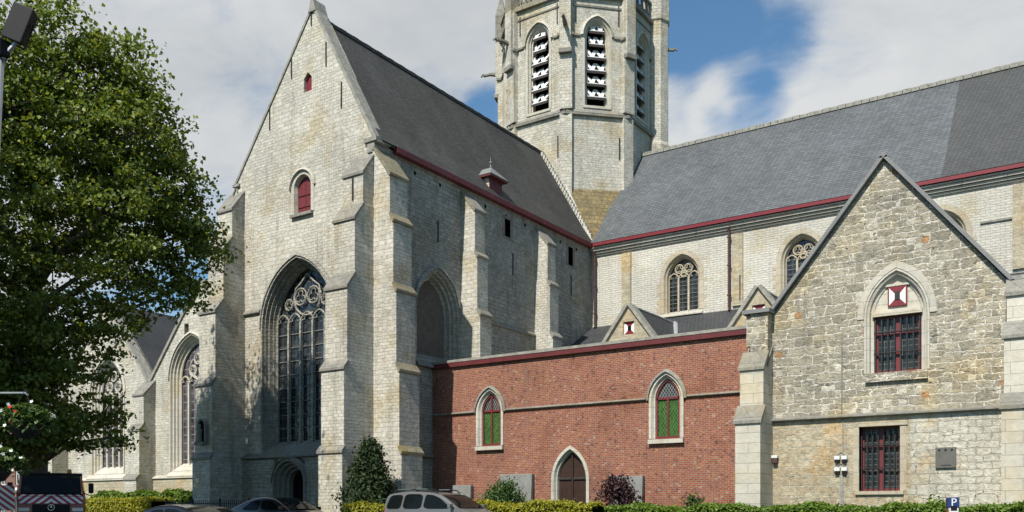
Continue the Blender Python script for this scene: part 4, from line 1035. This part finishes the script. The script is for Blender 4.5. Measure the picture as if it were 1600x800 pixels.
shrub('round_shrub', 'rounded dark green shrub in front of the middle leaning slab', (-22.1, 32.0), 1.18, 0, 2.28, 'dark green leaves', 8000, .085, 'dome', 4)
shrub('purple_shrub', 'dark purple leaved shrub beside the brown pointed door', (-16.75, 32.2), .95, 0, 2.5, 'purple leaves', 3600, .10, 'open', 5)
shrub('small_shrub', 'small green sprouting shrub rising above the hedge below the right lancet window', (-12.9, 30.5), .38, 0, 1.75, 'dark green leaves', 800, .10, 'open', 6)
shrub('small_shrub', 'small leafy shoot above the hedge under the bronze plaque', (-4.75, 29.5), .45, 0, 1.50, 'hedge leaves', 600, .11, 'open', 8)
shrub('small_shrub', 'tiny green sprig at the hedge by the pale buttress foot', (-11.5, 30.4), .25, 0, 1.55, 'dark green leaves', 260, .10, 'open', 9)

# ------------------------------------------------------------------ leaning slabs
for (a0, a1, h, lab) in ((-26.75, -25.6, 2.42, 'small grey stone slab nearest the transept leaning on the brick wall'), (-23.95, -22.2, 2.86, 'largest grey stone slab leaning on the brick wall left of the door'), (-18.3, -16.75, 2.66, 'grey stone slab behind the purple shrub leaning on the brick wall')):
    t = thing('grave_slab', ((a0+a1)/2, BY-.3, 0), lab, 'stone slab', 'old grave slabs against the brick wing')
    mb = MB(); mb.prism([(a0, BY-.42, 0), (a1, BY-.42, 0), (a1, BY-.24, h), (a0, BY-.24, h)], [(a0, BY-.22, 0), (a1, BY-.22, 0), (a1, BY-.03, h), (a0, BY-.03, h)])
    mb.build('slab', 'slab stone', t, bevel=.025)
    mb = MB(); w_ = (a1-a0)/2; zc = h-.45
    mb.tube([((a0+a1)/2+w_*.5*math.cos(k*math.pi/10), BY-.235-.18*(1-(zc+w_*.5*math.sin(k*math.pi/10))/h)-.02, zc+w_*.4*math.sin(k*math.pi/10)-.1) for k in range(11)], .018, 5)
    mb.build('carved_arch', 'slab stone', t)

# ------------------------------------------------------------------ railing at the transept foot
t = thing('iron_railing', (-35.6, 27.2, .3), 'low black iron railing in front of the church portal', 'railing')
mb = MB(); mb.box(-38.6, -32.6, 27.18, 27.24, 1.52, 1.57); mb.box(-38.6, -32.6, 27.18, 27.24, .45, .49); mb.build('rails', 'black iron', t)
mb = MB()
for k in range(44): x = -38.55+k*.138; mb.box(x-.012, x+.012, 27.198, 27.222, .31, 1.68)
mb.build('bars', 'black iron', t)
for k in range(4):
    mb = MB(); x = -38.6+k*2.0; mb.box(x-.04, x+.04, 27.17, 27.25, .3, 1.68); mb.lathe((x, 27.21, 1.68), [(.04, 0), (.06, .05), (.02, .12)], 8); mb.build('post', 'black iron', t)

# ------------------------------------------------------------------ floodlight mast and hanging baskets
mpos = view(2, 800, 17.0)
fm = thing('floodlight_mast', (mpos[0], mpos[1], 0), 'grey steel mast with two black floodlights at its top', 'street lamp')
mz = EYE+17*.495
mb = MB(); mb.tube([(mpos[0]-.47*CY, mpos[1]-.47*SY, 0), (mpos[0]-.33*CY, mpos[1]-.33*SY, 3), (mpos[0], mpos[1], mz)], .075, 14, r1=.055); mb.build('mast', 'galvanised steel', fm, True)
rt = Vector(RT)
m0 = Vector((mpos[0], mpos[1], mz))
vd = Vector(VW)
mb = MB(); mb.tube([m0-Vector((0, 0, .15)), m0+rt*.05+Vector((0, 0, .05)), m0+rt*.28+Vector((0, 0, .3))], .045, 8); mb.tube([m0, m0-rt*.3+Vector((0, 0, .25))], .045, 8); mb.build('bracket', 'galvanised steel', fm)
def flood(c, tilt):
    mb = MB(); X = (rt*math.cos(tilt)+Vector((0, 0, math.sin(tilt)))); Y = (Vector((0, 0, math.cos(tilt)))-rt*math.sin(tilt)); Z = X.cross(Y)
    fr_ = [(-.2, -.34), (.2, -.34), (.2, .34), (-.2, .34)]
    mb.prism([c+X*a+Y*b+Z*.13 for a, b in fr_], [c+X*a*.85+Y*b*.85-Z*.13 for a, b in fr_]); h = mb.build('floodlight', 'plastic black', fm, bevel=.02)
    mb = MB()
    for k in range(6): y = -.28+k*.11; mb.prism([c+X*a+Y*(y+b)-Z*.12 for a, b in ((-.16, 0), (.16, 0), (.16, .02), (-.16, .02))], [c+X*a+Y*(y+b)-Z*.2 for a, b in ((-.16, 0), (.16, 0), (.16, .02), (-.16, .02))])
    mb.build('cooling_fins', 'plastic black', h)
    mb = MB(); mb.tube([c+X*.23+Y*.1, c+X*.23-Y*.38, c-X*.23-Y*.38, c-X*.23+Y*.1], .025, 5); mb.build('yoke', 'black iron', h)
flood(m0+rt*.36+Vector((0, 0, .62)), R_(-22)); flood(m0-rt*.02+Vector((0, 0, .24))+vd*.1-rt*.22, R_(8))
mb = MB(); mb.box(m0.x-.14, m0.x+.14, m0.y-.1, m0.y+.1, m0.z+.02, m0.z+.32); mb.build('ballast_box', 'plastic black', fm, bevel=.02)
mb = MB(); bz = EYE+17*186/FOC
bp = m0-rt*.33; bp.z = bz
mb.tube([bp, bp+rt*.78, bp+rt*.83-Vector((0, 0, .05))], .02, 6); mb.tube([bp-Vector((0, 0, .4)), bp+rt*.0+Vector((0, 0, -.1)), bp+rt*.30], .015, 6); mb.tube([bp-rt*.0, bp-rt*.5], .02, 6); mb.build('basket_bracket', 'galvanised steel', fm)
def basket(c, label, seed):
    t = thing('hanging_basket', tuple(c), label, 'flower basket', 'flower baskets hung on the floodlight mast'); c = Vector(c); r2 = np.random.default_rng(seed)
    mb = MB(); mb.lathe(c, [(.05, -.36), (.16, -.33), (.25, -.2), (.30, 0), (.27, .0), (.2, -.02)], 16); mb.build('bowl', 'basket liner', t, True)
    n = 1500; a = r2.uniform(0, 2*math.pi, n); rr = .52*np.sqrt(r2.uniform(0, 1, n)); zz = .12+.18*(1-(rr/.5)**2)*r2.uniform(0, 1.2, n)-np.where(rr > .33, (rr-.33)*r2.uniform(0, 1.8, n), 0)
    pts = np.stack([c.x+rr*np.cos(a), c.y+rr*np.sin(a), c.z+zz-.05], 1); leaves('foliage', pts, .085, 'basket leaves', t, flat=1.2)
    mb = MB()
    for k in range(3): q = k*2.1; mb.tube([c+Vector((.27*math.cos(q), .27*math.sin(q), 0)), c+Vector((0, 0, .55))], .006, 4)
    mb.build('chains', 'black iron', t)
    for nm, mat, k in (('red_flowers', 'red petals', 9), ('white_flowers', 'white petals', 13)):
        mb = MB()
        for _ in range(k):
            i = r2.integers(n); p = Vector(pts[i])+Vector((0, 0, .05))-vd*.05*r2.uniform(0, 1.5)
            nrm = (Vector((0, 0, .4))-vd+Vector(r2.normal(size=3))*.4).normalized(); x = nrm.orthogonal().normalized(); y = nrm.cross(x); f = .032*r2.uniform(.7, 1.2)
            for g in range(5):
                q = g*2*math.pi/5; d1 = x*math.cos(q)+y*math.sin(q); e = nrm.cross(d1)
                mb.poly([p, p+d1*f*.6+e*f*.4, p+d1*f*1.1+nrm*.01, p+d1*f*.6-e*f*.4])
        mb.build(nm, mat, t)
b1 = view(40, 655, 16.8); basket((b1[0], b1[1], b1[2]), 'upper hanging basket with red and white flowers right of the mast', 11)
b2 = view(-8, 722, 16.2); basket((b2[0], b2[1], b2[2]), 'lower hanging basket with white flowers cut off by the left edge', 12)

# ------------------------------------------------------------------ cars
def interp(tab, x):
    if x <= tab[0][0]: return tab[0][1]
    for (x0, y0), (x1, y1) in zip(tab, tab[1:]):
        if x <= x1:
            t = (x-x0)/(x1-x0); return y0+(y1-y0)*t
    return tab[-1][1]
def smooth_tab(tab, it=2):
    for _ in range(it):
        q = [tab[0]]
        for a, b in zip(tab, tab[1:]): q += [(a[0]*.75+b[0]*.25, a[1]*.75+b[1]*.25), (a[0]*.25+b[0]*.75, a[1]*.25+b[1]*.75)]
        tab = q+[tab[-1]]
    return tab
def car(name, label, loc, rz, L, Wd, top, belt, paint, side_windows, ws, rw, wheels, rails=False, tuck=.80):
    t = thing(name, loc, label, 'car', None, rz)
    top = smooth_tab(top); zmax = max(z for _, z in top)
    def hw(x, z):
        f = 1-.16*(abs(2*x/L))**4
        if z > belt: f *= 1-(1-tuck)*((z-belt)/(zmax-belt))**1.15
        return Wd/2*f
    st = [-L/2+L*k/70 for k in range(71)]; rings = []
    for x in st:
        zt = interp(top, x); b = min(belt, zt-.05); e = .02
        sec = [(0, .2), (hw(x, .3)*.9, .2), (hw(x, .4)*.97, .3), (hw(x, .5), .5), (hw(x, b)*1.0, b-.05), (hw(x, b)*.985, b)]
        for f in (.25, .5, .75, .9): z = b+(zt-b)*f; sec.append((hw(x, z)*.985, z))
        h = hw(x, zt); sec += [(h*.95, zt-.012), (h*.85, zt), (h*.5, zt+.02*min(1, max(0, (zt-belt)))), (0, zt+.03*min(1, max(0, zt-belt)))]
        rings.append([(x, -y, z) for y, z in sec]+[(x, y, z) for y, z in reversed(sec[1:-1])])
    mb = MB(); mb.strip(rings, True); n = len(rings[0]); mb.f.append(tuple(range(n))); mb.f.append(tuple(range(70*n, 71*n)))
    mb.build('body', paint, t, True, local=True)
    for s in (-1, 1):
        for (poly) in side_windows:
            mb = MB(); m = len(poly); cx = sum(p[0] for p in poly)/m; cz = sum(p[1] for p in poly)/m
            rr = []
            for f in (1.0, .66, .33, .02): rr.append([(cx+(x-cx)*f, s*(hw(cx+(x-cx)*f, cz+(z-cz)*f)*.985+.012), cz+(z-cz)*f) for x, z in poly])
            mb.strip(rr, True); mb.build('side_window', 'car glass', t, local=True)
            mb = MB(); mb.tube([(x, s*(hw(x, z)*.985+.012), z) for x, z in poly], .012, 5, True); mb.build('window_trim', 'plastic black', t, local=True)
    for (nm, (x0, x1, k)) in (('windscreen', ws), ('rear_window', rw)):
        mb = MB(); gr = []
        for i in range(9):
            x = x0+(x1-x0)*i/8; z = interp(top, x); sl = (interp(top, x+.02)-interp(top, x-.02))/.04; nn = Vector((-sl, 0, 1)).normalized()*.014
            h = hw(x, z)*k; gr.append([(x+nn.x, y*h, z+nn.z+(.03*(1-abs(y)**2)*.6 if z > belt else 0)+.004) for y in (-1, -.8, -.4, 0, .4, .8, 1)])
        mb.strip(gr); mb.build(nm, 'car glass', t, True, local=True)
    for x in wheels:
        for s in (-1, 1):
            mb = MB(); y = s*(Wd/2-.09)
            mb.lathe((x, y, .32), [(.2, -.1), (.31, -.095), (.325, -.05), (.325, .05), (.31, .095), (.2, .1)], 24, 1); wh = mb.build('wheel', 'tyre rubber', t, True, local=True)
            mb = MB(); mb.lathe((x, y, .32), [(.19, s*.07), (.21, s*.10), (.19, s*.105), (.05, s*.085), (.04, s*.10)], 20, 1)
            mb.build('rim', 'alloy rim', wh, local=True)
            mb = MB(); mb.tube([(x+.37*math.cos(q*math.pi/10), s*(hw(x, .5)+.004), .34+.37*math.sin(q*math.pi/10)) for q in range(11)], .03, 6); mb.build('wheel_arch', 'plastic black', t, local=True)
    for s in (-1, 1):
        mb = MB(); mb.box(L/2-.22, L/2-.03, *sorted((s*(Wd/2*.5), s*(Wd/2*.80))), .62, .78); mb.build('headlight', 'headlamp glass', t, local=True, bevel=.03)
        mb = MB(); mb.box(-L/2-.01, -L/2+.12, *sorted((s*(Wd/2*.62), s*(Wd/2*.84))), .75, 1.1); mb.build('tail_light', 'tail lamp red', t, local=True, bevel=.03)
        xm = ws[1]-.25; mb = MB(); mb.box(xm-.05, xm+.08, *sorted((s*(Wd/2+.03), s*(Wd/2+.2))), belt+.02, belt+.17); mb.box(xm, xm+.05, *sorted((s*(Wd/2-.06), s*(Wd/2+.06))), belt+.0, belt+.05)
        mb.build('door_mirror', paint, t, local=True, bevel=.03)
        for x in ((wheels[0]+wheels[1])/2-.45, (wheels[0]+wheels[1])/2+.55):
            mb = MB(); mb.tube([(x-.09, s*(hw(x, belt-.12)+.02), belt-.12), (x+.09, s*(hw(x, belt-.12)+.02), belt-.12)], .014, 6); mb.build('door_handle', paint, t, local=True)
    mb = MB(); mb.box(L/2-.06, L/2+.005, -.26, .26, .42, .53); mb.build('number_plate', 'white paint', t, local=True)
    if rails:
        for s in (-1, 1):
            y = s*hw(0, zmax)*.86; mb = MB()
            xa, xb = rails
            mb.tube([(xa, y, interp(top, xa)+.0), (xa+.12, y, zmax+.06), (xa+.3, y, zmax+.075), (xb-.3, y, zmax+.07), (xb-.1, y, zmax+.05), (xb, y, interp(top, xb)+.0)], .022, 6)
            rl = mb.build('roof_rail', 'plastic black', t, local=True)
            mb = MB(); mb.box(xa+.34, (xa+xb)/2-.1, y-.02, y+.02, zmax+.08, zmax+.105); mb.box((xa+xb)/2+.15, xb-.45, y-.02, y+.02, zmax+.08, zmax+.105); mb.build('silver_insert', 'alloy rim', rl, local=True)
    return t
# silver van: rear at -2.1, bonnet to the right
def rp(p, n=3):                                  # rounded window outline
    q = p
    for _ in range(n):
        q2 = []
        for i in range(len(q)):
            a, b = q[i], q[(i+1) % len(q)]; q2 += [(a[0]*.86+b[0]*.14, a[1]*.86+b[1]*.14), (a[0]*.14+b[0]*.86, a[1]*.14+b[1]*.86)]
        q = q2
    return q
car('parked_van', 'silver high roofed family van with roof rails parked in front of the yellow hedge', (-20.75, 26.05, .2), 0.0, 4.2, 1.78,
    [(-2.1, 1.0), (-2.08, 1.3), (-2.0, 1.56), (-1.75, 1.64), (-.8, 1.69), (.0, 1.66), (.5, 1.58), (.85, 1.42), (1.35, 1.10), (1.6, 1.0), (1.95, .92), (2.1, .7)], 1.06, 'silver car paint',
    [rp([(-1.98, 1.08), (-1.22, 1.08), (-1.14, 1.57), (-1.75, 1.55)]), rp([(-1.10, 1.08), (-.24, 1.08), (-.20, 1.58), (-1.02, 1.59)]), rp([(-.13, 1.08), (1.12, 1.08), (.62, 1.42), (.28, 1.54), (-.06, 1.57)])],
    (.55, 1.42, .86), (-2.092, -2.02, .78), (-1.3, 1.35), rails=(-1.85, .35), tuck=.84)
car('parked_car', 'dark grey rounded hatchback parked in front of the church portal', (-28.2, 25.1, .2), 0.0, 4.45, 1.72,
    [(-2.22, .9), (-2.15, 1.06), (-1.75, 1.18), (-1.2, 1.40), (-.5, 1.54), (.0, 1.55), (.5, 1.47), (1.1, 1.18), (1.45, 1.0), (2.0, .86), (2.22, .65)], 1.0, 'dark grey car paint',
    [rp([(-1.35, 1.04), (-.35, 1.04), (-.30, 1.42), (-.75, 1.36)]), rp([(-.22, 1.04), (.95, 1.04), (.40, 1.40), (-.17, 1.43)])],
    (.45, 1.38, .84), (-1.8, -.9, .8), (-1.4, 1.35))
car('parked_car', 'black low saloon car, only its roof showing in front of the left buttress', (-20.9, 15.6, 0), 0.0, 4.5, 1.75,
    [(-2.25, .85), (-2.1, 1.0), (-1.6, 1.06), (-1.0, 1.27), (-.4, 1.345), (.1, 1.34), (.6, 1.24), (1.2, 1.0), (2.0, .84), (2.25, .6)], .92, 'black car paint',
    [rp([(-1.2, .96), (-.35, .96), (-.3, 1.22), (-.7, 1.19)]), rp([(-.22, .96), (.9, .96), (.38, 1.2), (-.17, 1.23)])],
    (.5, 1.25, .84), (-1.55, -.8, .8), (-1.4, 1.4))

# ------------------------------------------------------------------ municipal truck
tp = view(80, 800, 30.0); hd = math.atan2(-tp[1], -tp[0])
tk = thing('service_truck', (tp[0], tp[1], 0), 'orange municipal truck with red and white striped bonnet parked under the plane tree', 'truck', None, hd)
hwid = 1.02
mb = MB()
def loft(mb, secs):
    rings = []
    for (x, y, z0, z1) in secs: rings.append([(x, -y, z0), (x, y, z0), (x, y, z1), (x, -y, z1)])
    i = len(mb.v); mb.strip(rings, True); n = len(secs); mb.f.append((i, i+1, i+2, i+3)); mb.f.append((i+4*(n-1), i+4*n-3, i+4*n-2, i+4*n-1))
loft(mb, [(-2.0, hwid, .55, 1.72), (-.25, hwid, .55, 1.72), (.0, hwid, .55, 1.66), (.14, hwid*.97, .55, 1.42), (.2, hwid*.95, .55, 1.3)])
mb.build('cab_lower', 'orange paint', tk, local=True, bevel=.04)
mb = MB(); loft(mb, [(-2.0, hwid*.96, 1.72, 2.42), (-.9, hwid*.93, 1.72, 2.44), (-.55, hwid*.92, 1.72, 2.34), (-.28, hwid*.97, 1.70, 1.76)]); mb.build('cab_upper', 'plastic black', tk, local=True, bevel=.05)
mb = MB(); mb.box(-2.0, -.72, -hwid*.93, hwid*.93, 2.39, 2.46); mb.build('roof', 'plastic black', tk, local=True, bevel=.03)
mb = MB(); P4 = [(-.26, -.90, 1.76), (-.26, .90, 1.76), (-.535, .86, 2.30), (-.535, -.86, 2.30)]; mb.poly([(x+.03, y, z) for x, y, z in P4]); mb.build('windscreen', 'car glass', tk, local=True)
for s in (-1, 1):
    mb = MB(); mb.tube([(-.24, s*.93, 1.74), (-.53, s*.89, 2.33)], .04, 6); mb.build('pillar', 'orange paint', tk, local=True)
    mb = MB(); mb.poly([(-1.7, s*(hwid+.006), 1.68), (-.45, s*(hwid+.006), 1.68), (-.75, s*(hwid*.95), 2.25), (-1.7, s*(hwid*.97), 2.25)]); mb.build('side_window', 'car glass', tk, local=True)
    mb = MB(); mb.box(-.42, -.34, *sorted((s*1.12, s*1.28)), 1.78, 2.12); mr_ = mb.build('mirror', 'plastic black', tk, local=True, bevel=.03)
    mb = MB(); mb.tube([(-.4, s*.98, 1.78), (-.38, s*1.2, 1.70), (-.38, s*1.2, 1.8)], .018, 5); mb.build('mirror_arm', 'black iron', mr_, local=True)
    mb = MB(); mb.box(.17, .225, *sorted((s*.62, s*.95)), 1.16, 1.29); mb.build('headlight', 'headlamp glass', tk, local=True, bevel=.02)
    for x in (-.75, -3.6):
        mb = MB(); mb.lathe((x, s*.85, .42), [(.24, -.13), (.40, -.12), (.42, 0), (.40, .12), (.24, .13)], 20, 1); wh = mb.build('wheel', 'tyre rubber', tk, True, local=True)
        mb = MB(); mb.lathe((x, s*.85, .42), [(.23, s*.1), (.24, s*.14), (.1, s*.12), (.08, s*.16)], 16, 1); mb.build('rim', 'galvanised steel', wh, local=True)
mb = MB(); mb.poly([(.018, -.96, 1.655), (.018, .96, 1.655), (.158, .92, 1.43), (.158, -.92, 1.43)]); mb.poly([(-.245, -.97, 1.728), (-.245, .97, 1.728), (.012, .965, 1.668), (.012, -.965, 1.668)])
mb.build('striped_bonnet', 'red and white warning stripes', tk, local=True)
mb = MB(); mb.box(.16, .215, -.55, .55, 1.12, 1.40); mb.box(.19, .26, -1.0, 1.0, .55, .95); gl = mb.build('grille', 'plastic black', tk, local=True, bevel=.015)
mb = MB()
mb.tube([(.235, .095*math.cos(k*math.pi/12), 1.30+.095*math.sin(k*math.pi/12)) for k in range(24)], .010, 6, True)
for k in range(3):
    q = math.pi/2+k*2*math.pi/3; t_ = Vector((.24, .09*math.cos(q), 1.30+.09*math.sin(q))); p1 = Vector((.235, .02*math.cos(q+1.05), 1.30+.02*math.sin(q+1.05))); p2 = Vector((.235, .02*math.cos(q-1.05), 1.30+.02*math.sin(q-1.05))); c0 = Vector((.25, 0, 1.30))
    mb.poly([t_, p1, c0]); mb.poly([t_, c0, p2])
mb.build('star_emblem', 'chrome', gl, local=True)
mb = MB(); mb.lathe((-1.0, .55, 2.46), [(.07, 0), (.075, .03), (.065, .12), (.03, .15)], 12); mb.build('beacon', 'amber lens', tk, local=True)
mb = MB(); mb.box(-4.5, -2.1, -1.06, 1.06, .95, 1.05)
for s in (-1, 1): mb.box(-4.5, -2.1, *sorted((s*1.03, s*1.07)), 1.05, 1.6)
mb.box(-4.5, -4.44, -1.03, 1.03, 1.05, 1.6); mb.box(-2.16, -2.1, -1.03, 1.03, 1.05, 1.9); mb.build('load_bed', 'orange paint', tk, local=True)
mb = MB(); mb.box(-4.4, -.2, -.35, .35, .5, .7); mb.build('chassis', 'black iron', tk, local=True)
# roadworks barrier board left of the truck
wp = view(-2, 800, 29.0)
wt = thing('warning_board', (wp[0], wp[1], 0), 'red and white striped warning board left of the orange truck', 'warning board', None, hd)
mb = MB(); mb.box(-.03, .03, -.45, .45, 1.2, 2.0); mb.build('board', 'red and white warning stripes', wt, local=True, bevel=.01)
mb = MB(); mb.box(-.06, -.035, -.4, -.34, 0, 1.95); mb.box(-.06, -.035, .34, .4, 0, 1.95); mb.box(-.3, .2, -.5, .5, 0, .1); mb.build('stand', 'galvanised steel', wt, local=True)

# ------------------------------------------------------------------ parking meter
mpz = view(1488.5, 800, 22.0); hd2 = math.atan2(-mpz[1], -mpz[0])
pm = thing('parking_meter', (mpz[0], mpz[1], 0), 'blue and white parking ticket machine with a P sign standing before the hedge', 'parking meter', None, hd2+.25)
mb = MB(); mb.box(-.1, .1, -.12, .12, 0, 1.25); mb.build('cabinet', 'plastic grey', pm, local=True, bevel=.02)
mb = MB(); mb.box(.1, .115, -.10, .10, .6, 1.24); mb.build('front_panel', 'plastic white', pm, local=True, bevel=.005)
mb = MB(); mb.box(-.1, .1, -.13, .13, 1.25, 1.50); hdb = mb.build('head', 'blue sign', pm, local=True, bevel=.015)
mb = MB(); mb.box(.115, .12, -.07, .07, 1.18, 1.30); mb.build('display', 'plastic black', pm, local=True)
mb = MB(); mb.box(-.08, .09, -.137, -.131, .3, 1.24); mb.build('side_panel', 'orange paint', pm, local=True)
cu = bpy.data.curves.new('letter', 'FONT'); cu.body = 'P'; cu.size = .26; cu.extrude = .004; cu.align_x = 'CENTER'; cu.align_y = 'CENTER'
tmp = bpy.data.objects.new('letter', cu); COL.objects.link(tmp)
bpy.context.view_layer.update()
me = bpy.data.meshes.new_from_object(tmp.evaluated_get(bpy.context.evaluated_depsgraph_get()))
bpy.data.objects.remove(tmp); bpy.data.curves.remove(cu)
lt = bpy.data.objects.new('letter_sign', me); COL.objects.link(lt); me.materials.clear(); me.materials.append(MAT['white paint'])
lt.parent = hdb; lt.location = (.105, 0.0, 1.375); lt.rotation_euler = (R_(90), 0, R_(90))
